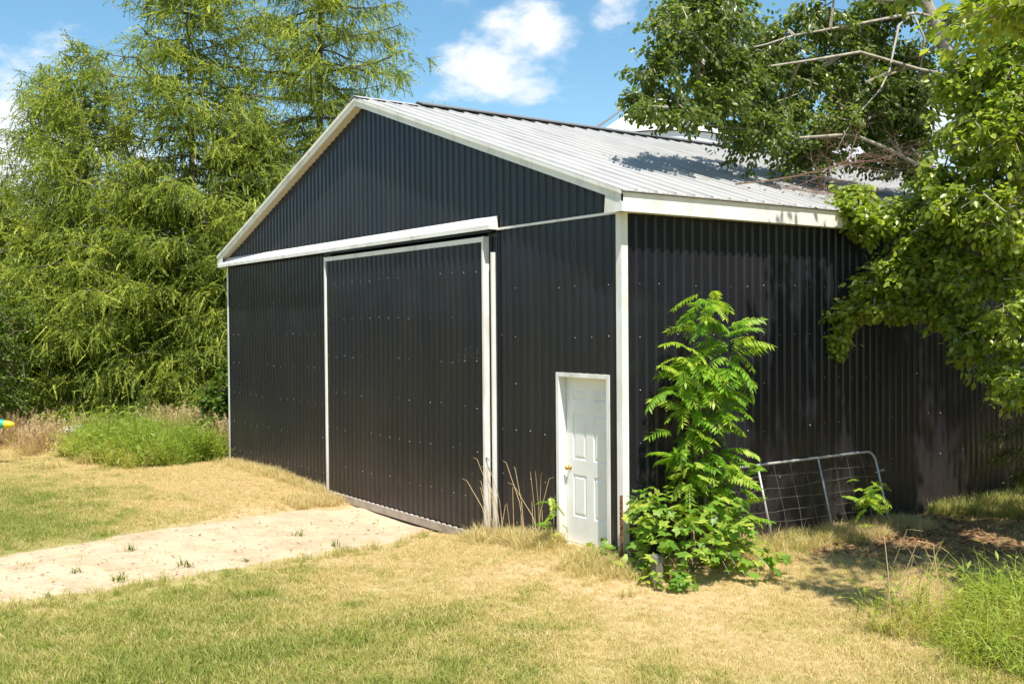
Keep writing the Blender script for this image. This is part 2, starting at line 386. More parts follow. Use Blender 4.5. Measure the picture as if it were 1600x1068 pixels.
for k in range(20):
    mb = corr_panel(k*.915, (k+1)*.915, lambda u, m: -.55, lambda u, m: WT, side)
    bl(mb.build('wall_panel', M_black, barn))
# far walls, plain steel sheets
bl(MB().box(-BW-.02, -BW, .02, BL, -.5, WT).build('rear_side_wall', M_black, barn))
bl(MB().prism([(-BW, BL, -.5), (0, BL, -.5), (0, BL, 4.2), (RX, BL, 6.3), (-BW, BL, 4.2)], (0, .02, 0)).build('back_wall', M_black, barn))
# corner trim
def ltrim(x, y, sx, z0, z1, w=.068, t=.028):
    return MB().prism([(x+sx*t, y-t, z0), (x+sx*t, y+w, z0), (x+sx*(t-.006), y+w, z0), (x+sx*(t-.006), y-t+.006, z0), (x-sx*w, y-t+.006, z0), (x-sx*w, y-t, z0)], (0, 0, z1-z0))
bl(ltrim(0, 0, 1, -.3, 3.925).build('corner_trim', M_white, barn))
bl(ltrim(-BW, 0, -1, -.4, 3.925, w=.05).build('corner_trim', M_white, barn))
# belt strip between lower and upper sheets, right of the track cover
bl(MB().box(-2.42, -.045, -.034, -.0215, 3.910, 3.940).build('belt_strip', M_white, barn))
# track cover: sloped hood on the front wall
hood = [(-12.50, -.0215, 4.105), (-12.50, -.155, 3.995), (-12.50, -.175, 3.975), (-12.50, -.175, 3.915), (-12.50, -.165, 3.915), (-12.50, -.165, 3.965), (-12.50, -.0215, 4.085)]
bl(MB().prism(hood, (12.50-2.42, 0, 0)).build('track_cover', M_white, barn))
bl(MB().prism([(-2.418, -.0215, 4.102), (-2.418, -.172, 3.972), (-2.418, -.172, 3.917), (-2.418, -.0215, 3.917)], (.006, 0, 0)).build('track_end_cap', M_white, barn))
bl(MB().box(-7.5, -2.46, -.115, -.075, 3.885, 3.95).build('door_track', M_black, barn))
# roof sheets
def roof_panel(y0, y1, sgn):
    mb = MB()
    prof = [(0, 0), (.010, .028), (.045, .028), (.055, 0), (.12, 0), (.128, .008), (.148, .008), (.156, 0), (.20, 0), (.208, .008), (.228, .008), (.236, 0)]
    ys = []
    k = math.floor(y0/.305)
    while k*.305 < y1:
        for a, d in prof:
            y = k*.305+a
            if y0-1e-6 <= y <= y1+1e-6: ys.append((y, d))
        k += 1
    ys.append((y1, 0)); 
    if ys[0][0] > y0+1e-4: ys.insert(0, (y0, 0))
    L0, L1 = 0.0, (6.2+OV+.03)
    for (a, da), (b, db) in zip(ys[:-1], ys[1:]):
        if b-a < 1e-5: continue
        q = []
        for (y, d, l) in ((a, da, L0), (b, db, L0), (b, db, L1), (a, da, L1)):
            q.append((RX+sgn*l, y, RZ-SL*l+d))
        mb.add(q, [(0, 1, 2, 3)] if sgn < 0 else [(3, 2, 1, 0)])
    # sheet edge at the eave
    for (a, da), (b, db) in zip(ys[:-1], ys[1:]):
        x = RX+sgn*L1; z = RZ-SL*L1
        mb.add([(x, a, z-.012), (x, b, z-.012), (x, b, z+db), (x, a, z+da)], [(0, 1, 2, 3)])
    return mb
for sgn in (1, -1):
    y = -PQ-.02
    while y < BL+.1:
        y1 = min(y+.915, BL+.15)
        bl(roof_panel(y, y1, sgn).build('roof_panel', M_roof, barn)); y = y1
# roof underside so no light leaks
bl(MB().add([(RX, -PQ, RZ-.03), (OV, -PQ, zroof(OV)-.03), (OV, BL, zroof(OV)-.03), (RX, BL, RZ-.03), (-BW-OV, -PQ, zroof(-BW-OV)-.03), (-BW-OV, BL, zroof(-BW-OV)-.03)],
            [(0, 1, 2, 3), (4, 0, 3, 5)]).build('roof_deck', M_cream, barn))
# raised ridge vent cap
rp = [(RX-.18, 1.0, RZ+.00), (RX, 1.0, RZ+.065), (RX+.18, 1.0, RZ+.00), (RX+.18, 1.0, RZ+.018), (RX, 1.0, RZ+.083), (RX-.18, 1.0, RZ+.018)]
bl(MB().prism(rp, (0, BL-1.2, 0)).build('ridge_cap', M_ridge, barn))
rp = [(RX-.17, -PQ-.03, RZ-.03), (RX, -PQ-.03, RZ+.024), (RX+.17, -PQ-.03, RZ-.03), (RX+.17, -PQ-.03, RZ-.022), (RX, -PQ-.03, RZ+.034), (RX-.17, -PQ-.03, RZ-.022)]
bl(MB().prism(rp, (0, 1.15, 0)).build('ridge_cap', M_roof, barn))
# rake trim: white board on the slope, an upper drip strip and a cream soffit behind it
for sgn, xe in ((1, OV), (-1, -BW-OV)):
    zt = zroof
    top, mid, bot = .004, .050, .135
    bl(MB().prism([(RX, -PQ, RZ-mid-.002), (xe, -PQ, zt(xe)-mid-.002), (xe, -PQ, zt(xe)-bot), (RX, -PQ, RZ-bot)], (0, .016, 0)).build('rake_trim', M_white, barn))
    bl(MB().prism([(RX, -PQ-.022, RZ-top), (xe, -PQ-.022, zt(xe)-top), (xe, -PQ-.022, zt(xe)-mid), (RX, -PQ-.022, RZ-mid)], (0, .03, 0)).build('drip_strip', M_white, barn))
    bl(MB().prism([(RX, -PQ+.017, RZ-bot+.010), (xe-sgn*.03, -PQ+.017, zt(xe-sgn*.03)-bot+.010), (xe-sgn*.03, -PQ+.017, zt(xe-sgn*.03)-bot+.002), (RX, -PQ+.017, RZ-bot+.002)], (0, PQ-.02, 0)).build('soffit', M_cream, barn))
    # boxed eave return at the gable corner
    x1 = xe-sgn*.40
    bl(MB().prism([(x1+sgn*.12, -PQ-.004, zt(x1+sgn*.12)-bot-.001), (xe+sgn*.004, -PQ-.004, zt(xe)-bot-.001), (xe+sgn*.004, -PQ-.004, 3.91), (xe-sgn*.30, -PQ-.004, 3.91)], (0, .0035, 0)).build('eave_return', M_white, barn))
    # eave fascia in lengths and its soffit
    y = -PQ+.0; k = 0
    while y < BL:
        y1 = min(y+3.05, BL+.1)
        o = .004*(k % 2)
        bl(MB().box(*sorted((xe-.016+o*sgn*.7, xe+o*sgn*.7)), y, y1+.01, 3.912, 4.125).build('eave_fascia', M_white, barn)); y = y1; k += 1
    bl(MB().box(*sorted((xe-sgn*.017, xe-sgn*(OV-.03))), -.002, BL, 3.915, 3.925).build('soffit', M_white, barn))
# screws, rows 0.61 m apart and one every second rib
def screws(name, us, rows, place, parent, skip=None):
    mb = MB()
    for z in rows:
        for u in us:
            if random.random() < .24 or (skip and skip(u, z)): continue
            zz = z+random.uniform(-.018, .018); sz = random.uniform(.55, 1.1)
            uu = math.floor(u/P)*P+.101; c = place(uu, .0202, zz); e = place(uu, .0302, zz); nrm = Vector(e)-Vector(c)
            mb.lathe([(.0095*sz, 0), (.009*sz, .4*nrm.length), (.005*sz, nrm.length), (0.0005, nrm.length*1.02)], c, nrm, 6)
    o = mb.build(name, M_screw, parent); o['kind'] = 'stuff'; return o
us = [-.172-.305*k for k in range(41)]
sk = lambda u, z: (SDX0-.15 < u < SDX1+.22) or (DX0-.1 < u < DX1+.1 and z < 2.1)
bl(screws('wall_screws', us, [3.12, 2.51, 1.90, 1.29, .68, .10], front, barn, sk))
bl(screws('wall_screws', [.2+.305*k for k in range(58)], [3.12, 2.51, 1.90, 1.29, .68], side, barn))
0 and bl(screws('gable_screws', us, [4.65, 5.26], front, barn, lambda u, z: z > zroof(u)-.3 or random.random() < .75))

# sliding door
sd = empty('sliding_door', (0, 0, .2), parent=barn); sd.location = (-5.0, -.1, .2)
def sl_(o): o.location = (5.0, .1, 0); return o
DL, DR, DB, DT = -7.48, -2.62, -.235, 3.835
fr = lambda u, d, z: (u, -.098-d, z)
for k in range(6):
    a, b = DL+.03+k*.915, min(DL+.03+(k+1)*.915, DR-.03)
    if b-a > .02: sl_(corr_panel(a, b, lambda u, m: DB+.085, lambda u, m: DT-.066, fr).build('door_panel', M_black, sd))
sl_(MB().box(DL, DR, -.125, -.04, DT-.068, DT).build('top_rail', M_white, sd))
sl_(MB().box(DL, DR, -.128, -.04, DB-.06, DB+.05).build('bottom_rail', mat('dusty_white_steel', (.42, .36, .30), .6, noise=((.30, .24, .18), 5, .4, .7)), sd))
mb = MB()
x = DL+.04
while x < DR-.1:
    mb.box(x+.055, x+.12, -.1265, -.099, DB+.052, DB+.068); x += P
sl_(mb.build('bottom_flashing', M_white, sd))['kind'] = 'stuff'
sl_(MB().box(DL-.012, DL+.028, -.130, -.03, DB-.02, DT+.003).build('side_trim', M_white, sd))
sl_(MB().box(DR-.028, DR+.012, -.130, -.035, DB-.05, DT+.003).build('side_trim', M_white, sd))
sl_(MB().box(DR+.014, DR+.034, -.12, -.10, .86, .885).tube([(DR+.024, -.11, .87), (DR+.06, -.10, .86), (DR+.085, -.08, .85)], .008, 6).build('latch', M_ridge, sd))
sl_(screws('door_screws', [DL+.10+.305*k for k in range(16)], [3.38, 2.77, 2.15, 1.54, .93, .31], fr, sd))
# chips knocked out of the paint by gravel
mb = MB()
for k in range(34):
    if k < 16: u, z = random.gauss(-3.0, .22), random.gauss(2.28, .06)
    else: u, z = random.uniform(DL+.3, DR-.1), random.uniform(.2, 1.5)
    if not (DL+.1 < u < DR-.05): continue
    u = math.floor(u/P)*P+random.uniform(.078, .125); w = random.uniform(.002, .005); h = random.uniform(.004, .022)
    mb.box(u-w, u+w, -.1195, -.1175, z, z+h)
o = mb.build('paint_chips', M_screw, sd); sl_(o); o['kind'] = 'stuff'
# fixed stop and channel on the wall right of the door
bl(MB().box(-2.500, -2.468, -.085, -.022, -.1, 3.62).build('door_stop', M_white, barn))
bl(MB().box(-2.43, -2.405, -.045, -.022, -.2, 3.86).box(-2.385, -2.37, -.04, -.022, -.2, 3.86).build('channel_strip', M_black, barn))

# entry door
ed = empty('entry_door', (0, 0, 0), parent=barn); ed.location = (-.69, 0, .2)
def el(o): o.location = (.69, 0, 0); return o
fx0, fx1, fz = -1.187, -.194, 2.07
T = .052; REC = .10
mb = MB()
mb.prism([(fx0, -.032, -.06), (fx0+T, -.032, -.06), (fx0+T, -.032, fz-T), (fx0, -.032, fz)], (0, .034+REC*0, 0))
mb.prism([(fx1-T, -.032, -.06), (fx1, -.032, -.06), (fx1, -.032, fz), (fx1-T, -.032, fz-T)], (0, .034, 0))
el(mb.build('frame_trim', M_white, ed))
el(MB().prism([(fx0+.001, -.033, fz), (fx0+T+.001, -.033, fz-T+.001), (fx1-T-.001, -.033, fz-T+.001), (fx1-.001, -.033, fz)], (0, .034, 0)).build('frame_trim', M_white, ed))
el(MB().box(fx0+T-.014, fx0+T-.001, .0025, REC+.03, -.05, fz-T-.001).box(fx1-T+.001, fx1-T+.014, .0025, REC+.03, -.05, fz-T-.001).box(fx0+T, fx1-T, .0025, REC+.03, fz-T+.001, fz-T+.014).build('jamb', M_white, ed))
el(MB().box(fx0+T+.002, fx1-T-.002, -.05, REC+.02, -.09, -.02).build('threshold', M_white, ed))
# six-panel leaf, mouldings modelled
lx0, lx1, lz0, lz1 = fx0+T+.004, fx1-T-.004, -.012, fz-T-.006
mb = MB(); yf = REC-.01
W_, H_ = lx1-lx0, lz1-lz0
px = [(.135, .425), (.575, .865)]; pz = [(.16, .415), (.505, .79), (.865, .935)]
xs = sorted({0, 1, *[a for p_ in px for a in p_]}); zs = sorted({0, 1, *[a for p_ in pz for a in p_]})
X = lambda f: lx0+W_*f; Z = lambda f: lz0+H_*f
for a, b in zip(xs[:-1], xs[1:]):
    for c, d in zip(zs[:-1], zs[1:]):
        if (a, b) in px and (c, d) in pz:
            prev = None
            for ins, dy in ((0, 0), (.014, .010), (.026, .010), (.048, .001)):
                r = [(X(a)+ins, yf+dy, Z(c)+ins), (X(b)-ins, yf+dy, Z(c)+ins), (X(b)-ins, yf+dy, Z(d)-ins), (X(a)+ins, yf+dy, Z(d)-ins)]
                if prev:
                    mb.add(prev+r, [(i, (i+1) % 4, 4+(i+1) % 4, 4+i) for i in range(4)])
                prev = r
            mb.add(prev, [(0, 1, 2, 3)])
        else:
            mb.add([(X(a), yf, Z(c)), (X(b), yf, Z(c)), (X(b), yf, Z(d)), (X(a), yf, Z(d))], [(0, 1, 2, 3)])
mb.box(lx0, lx1, yf+.012, yf+.04, lz0, lz1)
el(mb.build('door_leaf', M_door, ed))
kx, kz = lx0+.065, .90
el(MB().lathe([(.030, 0), (.030, .006), (.012, .010), (.011, .03), (.020, .038), (.028, .05), (.029, .06), (.022, .072), (.001, .076)], (kx, yf, kz), (0, -1, 0), 16).build('door_knob', M_brass, ed, smooth=True))

# ------------------------------------------------------------------ white grain bin behind the barn
gb = tag(empty('grain_bin', (-19.05, 18.95, -.2)), 'white grain bin with a conical roof behind the barn ridge', 'grain bin')
R_ = 2.55
mb = MB(); pr_ = []
for k in range(60): pr_ += [(R_, k*.16), (R_+.025, k*.16+.08)]
mb.lathe(pr_, (0, 0, 0), (0, 0, 1), 40); mb.build('wall', M_bin, gb, smooth=True)
mb = MB(); mb.lathe([(R_+.12, 9.55), (R_+.1, 9.62), (.35, 11.2), (.35, 11.35), (.01, 11.45)], (0, 0, 0), (0, 0, 1), 40); mb.build('roof', M_bin, gb)
mb = MB()
for a in (-2.2, -2.0):
    mb.tube([(math.cos(a)*(R_+.1), math.sin(a)*(R_+.1), 9.9), (math.cos(a)*(R_-.6), math.sin(a)*(R_-.6), 10.35), (math.cos(a)*.5, math.sin(a)*.5, 11.4)], .03, 5)
mb.build('roof_rail', M_ridge, gb)

# ------------------------------------------------------------------ foliage machinery
def rotmats(d, up=None, roll=None):
    """stack of matrices whose local x is along d"""
    d = d/np.linalg.norm(d, axis=1, keepdims=True)
    r = rng.normal(size=d.shape) if up is None else np.broadcast_to(np.asarray(up, float), d.shape)+rng.normal(size=d.shape)*(roll or .3)
    s = np.cross(r, d); s /= np.linalg.norm(s, axis=1, keepdims=True)+1e-9
    u = np.cross(d, s)
    return np.stack([d, s, u], -1)
def stamp(tV, tF, pos, mats, scl, tint):
    """copies of a small template; returns V, F, tint per vertex"""
    n, k = len(pos), len(tV)
    V = np.einsum('nij,kj->nki', mats, tV)*np.reshape(scl, (n, 1, -1 if np.ndim(scl) > 1 else 1))+pos[:, None, :]
    F = (tF[None]+(np.arange(n)*k)[:, None, None]).reshape(-1, tF.shape[1])
    return V.reshape(-1, 3), F, np.repeat(tint, k)
class Acc:
    def __init__(s): s.V = []; s.F = []; s.T = []; s.n = 0
    def add(s, V, F, T): s.V.append(V); s.F.append(F+s.n); s.T.append(T); s.n += len(V)
    def mesh(s, name):
        by = {}
        for f in s.F: by.setdefault(f.shape[1], []).append(f)
        return mesh_np(name, np.concatenate(s.V), [np.concatenate(v) for v in by.values()], vattrs={'tint': np.concatenate(s.T)})
def larch_strand(seed, curve):
    r = np.random.default_rng(seed); V = []; F = []
    nseg = 4; pts = []
    for i in range(nseg+1):
        t = i/nseg; pts.append(np.array([t*(1-.12*curve), .06*math.sin(3*t+seed), -curve*.45*t*t]))
    for i in range(13):
        t = (i+.5+r.uniform(-.4, .4))/13; j = min(int(t*nseg), nseg-1); c = pts[j]+(pts[j+1]-pts[j])*(t*nseg-j)
        d = (pts[j+1]-pts[j]); d /= np.linalg.norm(d)
        a = r.uniform(0, 6.283); q = np.array([0, math.cos(a), math.sin(a)])
        tip = c+d*r.uniform(.04, .10)+q*r.uniform(.035, .07)
        w = np.cross(d, q)*.038
        b = len(V); V += [c-w-d*.02, c+w-d*.02, tip]; F.append((b, b+1, b+2))
    V += [pts[0]+[0, .03, 0], pts[0]-[0, .03, 0], pts[-1]]; F.append((len(V)-3, len(V)-2, len(V)-1))
    return np.array(V), np.array(F)
STR = [larch_strand(s, c) for s, c in ((1, .5), (2, .9), (3, .2), (4, .7))]
def larch(base, h, R, seed, label, bare=.08, density=1.0, lean=(0, 0)):
    r = np.random.default_rng(seed)
    t = tag(empty('larch_tree', base), label, 'tree', 'larches behind the left end of the barn')
    mb = MB(); pts = []
    for i in range(9):
        f = i/8; pts.append((lean[0]*f+.12*math.sin(3*f+seed), lean[1]*f+.1*math.cos(4*f+seed), h*f))
    pts[0] = (0, 0, -.15)
    mb.tube(pts, [max(.0085*h*(1-.93*i/8), .012) for i in range(9)], 9); mb.build('trunk', M_bark_larch, t, smooth=True)
    A = Acc(); bb = MB()
    z = bare*h; az = r.uniform(0, 6)
    pos = []; dr = []; sc = []
    while z < h*.985:
        f = z/h
        for _ in range(4 if f < .9 else 2):
            az += 2.4+r.uniform(-.4, .4)
            L = R*(1-f)**.60*(.58+.54*r.random())*(1.0 if f > .15 else .85)+.25
            el_ = -.18+.55*f+r.uniform(-.18, .18)
            d0 = np.array([math.cos(az)*math.cos(el_), math.sin(az)*math.cos(el_), math.sin(el_)])
            p0 = np.array([lean[0]*f, lean[1]*f, z]); bp = [p0]
            K = 7; d = d0.copy()
            for i in range(K):
                d = d+np.array([r.normal()*.09, r.normal()*.09, (-.10 if i < 3 else .12)+r.normal()*.05]); d /= np.linalg.norm(d)
                bp.append(bp[-1]+d*L/K)
            bb.tube(bp, [max(.006*L+.028*(1-i/K)*L*.35, .012) for i in range(K+1)], 4, caps=False)
            bp = np.array(bp)
            lines = [(bp, 1.0)]
            for q in range(int(3+L*2.6)):      # side shoots
                s = r.uniform(.22, .97); i = min(int(s*K), K-1); c = bp[i]+(bp[i+1]-bp[i])*(s*K-i)
                dd = bp[i+1]-bp[i]; dd /= np.linalg.norm(dd); sd_ = np.cross(dd, [0, 0, 1])*(1 if q % 2 else -1)
                v = dd*.55+sd_*.8+np.array([0, 0, -.15+r.normal()*.15]); v /= np.linalg.norm(v); l2 = L*r.uniform(.14, .34)
                e = [c, c+v*l2*.5, c+v*l2+np.array([0, 0, -.12*l2])]
                lines.append((np.array(e), .8))
            for ln, wgt in lines:
                seg = np.linalg.norm(np.diff(ln, axis=0), axis=1); tot = seg.sum(); m = max(2, int(tot*16*density))
                for s in np.sort(r.random(m)):
                    if wgt == 1.0 and s < .03: continue
                    i = min(int(s*(len(ln)-1)), len(ln)-2); c = ln[i]+(ln[i+1]-ln[i])*(s*(len(ln)-1)-i)
                    dd = ln[i+1]-ln[i]; dd = dd/np.linalg.norm(dd)
                    out = dd*r.uniform(.2, 1.0)+np.array([r.normal()*.55, r.normal()*.55, r.uniform(-1.0, .45)])
                    pos.append(c); dr.append(out); sc.append(r.uniform(.24, .60))
        z += (.17+.012*h)*(1.0 if f < .75 else .7)
    nf = int(150*h*density); f = bare+(1-bare)*r.random(nf)**1.25; a = r.uniform(0, 6.283, nf); q = R*(1-f)**.7*np.sqrt(r.random(nf))*.95
    cl_ = fbm(a*2.2, f*h*1.6, 1.0) > .36
    pf = np.stack([np.cos(a)*q+lean[0]*f, np.sin(a)*q+lean[1]*f, f*h+.12*q], -1)[cl_]
    df = np.stack([np.cos(a), np.sin(a), np.zeros(nf)], -1)[cl_]*.7+r.normal(size=pf.shape)*.45+[0, 0, -.45]
    pos = np.concatenate([np.array(pos)+r.normal(size=(len(pos), 3))*.07, pf]); dr = np.concatenate([np.array(dr), df]); sc = np.concatenate([np.array(sc), r.uniform(.25, .55, len(pf))])
    tint = np.clip(.5+.28*r.normal(size=len(pos))+.35*(fbm(pos[:, 0]+pos[:, 2], pos[:, 1]-pos[:, 2], .9)-.5), 0, 1)
    mats = rotmats(dr, (0, 0, 1), .25)
    pick = r.integers(0, 4, len(pos))
    for k in range(4):
        w = pick == k; V, F, T = stamp(STR[k][0], STR[k][1], pos[w], mats[w], sc[w], tint[w]); A.add(V, F, T)
    bb.build('branch_wood', M_bark_larch, t)
    mobj('crown', A.mesh('crown'), M_larch, t)
    return t
gz = lambda x, y: float(G(x, y))
LARCH = [((-19.0, 5.0), 18.5, 4.6, 11, 'tallest larch, its top out of the picture behind the barn gable peak', .10, 1.0, (.4, .2)),
         ((-18.7, 1.3), 15.0, 4.1, 12, 'tall larch reaching the top edge left of the tallest larch', .08, 1.05, (-.5, .2)),
         ((-20.4, -.65), 10.6, 3.3, 13, 'larch with a dark pointed top, left of the tall larch pair', .06, 1.0, (-.3, -.3)),
         ((-23.6, -1.2), 10.6, 3.4, 14, 'lower larch at the far left against white cloud', .05, .9, (0, 0)),
         ((-17.9, 3.0), 8.9, 3.1, 15, 'broad larch right against the barn left corner', .06, 1.1, (.1, -.2)),
         ((-22.6, -2.7), 7.0, 3.1, 16, 'short bushy larch at the left edge of the picture', .05, 1.0, (0, 0)),
         ((-21.4, -1.9), 5.8, 2.6, 18, 'low larch whose boughs sweep the seeding grass, left of the weed patch', .07, 1.0, (0, 0)),
         ((-17.2, 2.0), 5.9, 2.2, 19, 'small larch touching the left end of the barn behind the low shrub', .08, 1.0, (0, 0)),
         ((-19.2, .2), 7.4, 2.9, 17, 'small bright larch in front of the other larches, behind the weed patch', .09, 1.1, (0, 0))]
for (x, y), h, R, sd_, lb, br, dn, ln in LARCH:
    larch((x, y, gz(x, y)), h, R, sd_, lb, br, dn, ln)

LEAF = (np.array([(0, 0, 0), (.35, .30, .07), (.75, .22, .03), (1, 0, -.06), (.75, -.22, .03), (.35, -.30, .07), (.5, 0, -.02)]),
        np.array([(0, 6, 1), (1, 6, 2), (2, 6, 3), (3, 6, 4), (4, 6, 5), (5, 6, 0)]))
def nearest_on(lines, p):
    best = None
    for L in lines:
        for a, b in zip(L[:-1], L[1:]):
            ab = b-a; t = np.clip(np.dot(p-a, ab)/(np.dot(ab, ab)+1e-9), 0, 1); q = a+ab*t; d = np.linalg.norm(p-q)
            if best is None or d < best[0]: best = (d, q)
    return best[1]
def broadleaf(name, base, limbs, radii, blobs, leaf, seed, label, m_leaf, m_bark, nleaf=24, cat='tree', droop=.6, tint_bias=0, group=None, twig_r=.006, tl=(.5, 1.1)):
    """limbs: polylines in world coords; blobs: (centre, radii, number of twigs)"""
    r = np.random.default_rng(seed); b0 = np.array(base, float)
    t = tag(empty(name, base), label, cat, group)
    lines = [np.array(l, float) for l in limbs]
    mb = MB(); mb.tube([tuple(p-b0) for p in lines[0]], radii[0], 10); mb.build('trunk', m_bark, t, smooth=True)
    for l, rd in zip(lines[1:], radii[1:]):
        MB().tube([tuple(p-b0) for p in l], [q*.62 for q in rd], 6).build('limb', m_bark, t, smooth=True)
    tw = MB(); pos = []; dr = []
    for c, rad, nt in blobs:
        c = np.array(c, float); rad = np.array(rad, float) if hasattr(rad, '__len__') else np.full(3, rad)
        root = nearest_on(lines, c)
        if np.linalg.norm(root-c) > .3:
            mid = (root+c)/2+r.normal(size=3)*.12+np.array([0, 0, .12*np.linalg.norm(root-c)])
            tw.tube([tuple(root-b0), tuple(mid-b0), tuple(c-b0)], [.03, .02, .010], 5, caps=False)
            loc = [np.array([root, mid, c])]
        else: loc = lines
        for _ in range(nt):
            v = r.normal(size=3); v /= np.linalg.norm(v); tip = c+v*rad*(.35+.65*r.random()**.5)
            s = nearest_on(loc, c+(tip-c)*.25) if r.random() < .6 else c+r.normal(size=3)*rad*.3
            L = np.linalg.norm(tip-s)
            if L < .10: continue
            e = tip+np.array([0, 0, -droop*.22*L])
            md = (s+e)/2+np.array([0, 0, .10*L])+r.normal(size=3)*.05
            tw.tube([tuple(s-b0), tuple(md-b0), tuple(e-b0)], [twig_r*1.5, twig_r, twig_r*.4], 3, caps=False)
            for q in range(nleaf):
                u = r.uniform(.25, 1.04); p = (s*(1-u)**2+2*md*u*(1-u)+e*u*u)+r.normal(size=3)*.045
                d = (e-s)/L*.5+np.array([r.normal()*.6, r.normal()*.6, -droop*r.uniform(.2, 1.5)+.25])
                pos.append(p); dr.append(d)
    pos = np.array(pos)-b0; dr = np.array(dr)
    sc = leaf*r.uniform(.65, 1.2, len(pos))
    tint = np.clip(.45+tint_bias+.2*r.normal(size=len(pos))+.4*(fbm(pos[:, 0]+pos[:, 2], pos[:, 1]-pos[:, 2], 1.1)-.5), 0, 1)
    A = Acc(); V, F, T = stamp(LEAF[0], LEAF[1], pos, rotmats(dr, (0, 0, 1), .55), sc, tint); A.add(V, F, T)
    tw.build('twigs', m_bark, t)
    mobj('crown', A.mesh('crown'), m_leaf, t)
    return t

# poplar leaning over the roof
TR = [(2.3, 8.6, -.4), (1.75, 8.4, 1.6), (.9, 8.15, 3.9), (-.49, 7.77, 6.5), (-.62, 7.6, 7.0), (-.77, 7.4, 7.6), (-.95, 7.26, 8.2), (-1.0, 7.0, 9.6), (-.6, 6.8, 11.0)]
POP_L = [TR,
    [(-.52, 7.72, 6.6), (-.7, 6.96, 6.64), (-1.01, 5.85, 6.82), (-1.1, 5.03, 6.62), (-1.43, 3.9, 6.38), (-1.62, 2.93, 6.13)],
    [(-.75, 7.42, 7.55), (-.8, 7.03, 7.57), (-1.23, 5.91, 7.29), (-1.48, 4.87, 7.03), (-1.54, 4.27, 6.81), (-1.86, 3.31, 6.55)],
    [(-.84, 7.3, 7.8), (-.99, 6.26, 7.69), (-1.26, 5.19, 7.76), (-1.59, 3.7, 7.39)],
    [(.3, 7.95, 5.0), (-.24, 7.4, 4.9), (-.5, 6.51, 5.1), (-.62, 6.01, 5.29), (-.82, 5.4, 5.48), (-1.09, 4.51, 5.38), (-1.3, 3.36, 5.44), (-1.4, 2.19, 5.42)],
    [(-.70, 6.98, 6.62), (-.66, 7.04, 7.14), (-.75, 6.9, 7.5)],
    [(-.85, 6.9, 7.5), (-.9, 6.71, 7.34), (-.74, 6.22, 6.53), (-.7, 5.92, 6.19), (-.83, 5.38, 5.67), (-.8, 5.0, 5.2)],
    [(-.98, 7.1, 9.2), (1.2, 5.6, 9.0), (2.4, 3.6, 8.6)], [(-1.0, 7.0, 9.6), (.8, 7.6, 10.2), (2.2, 7.2, 10.0)]]
POP_R = [[.24, .20, .16, .12, .11, .10, .085, .06, .03], [.055, .05, .042, .036, .026, .012], [.05, .045, .036, .028, .02, .012], [.045, .036, .028, .014],
         [.06, .055, .05, .045, .04, .032, .024, .012], [.03, .028, .02], [.035, .032, .026, .022, .016, .008], [.06, .05, .03], [.06, .05, .03]]
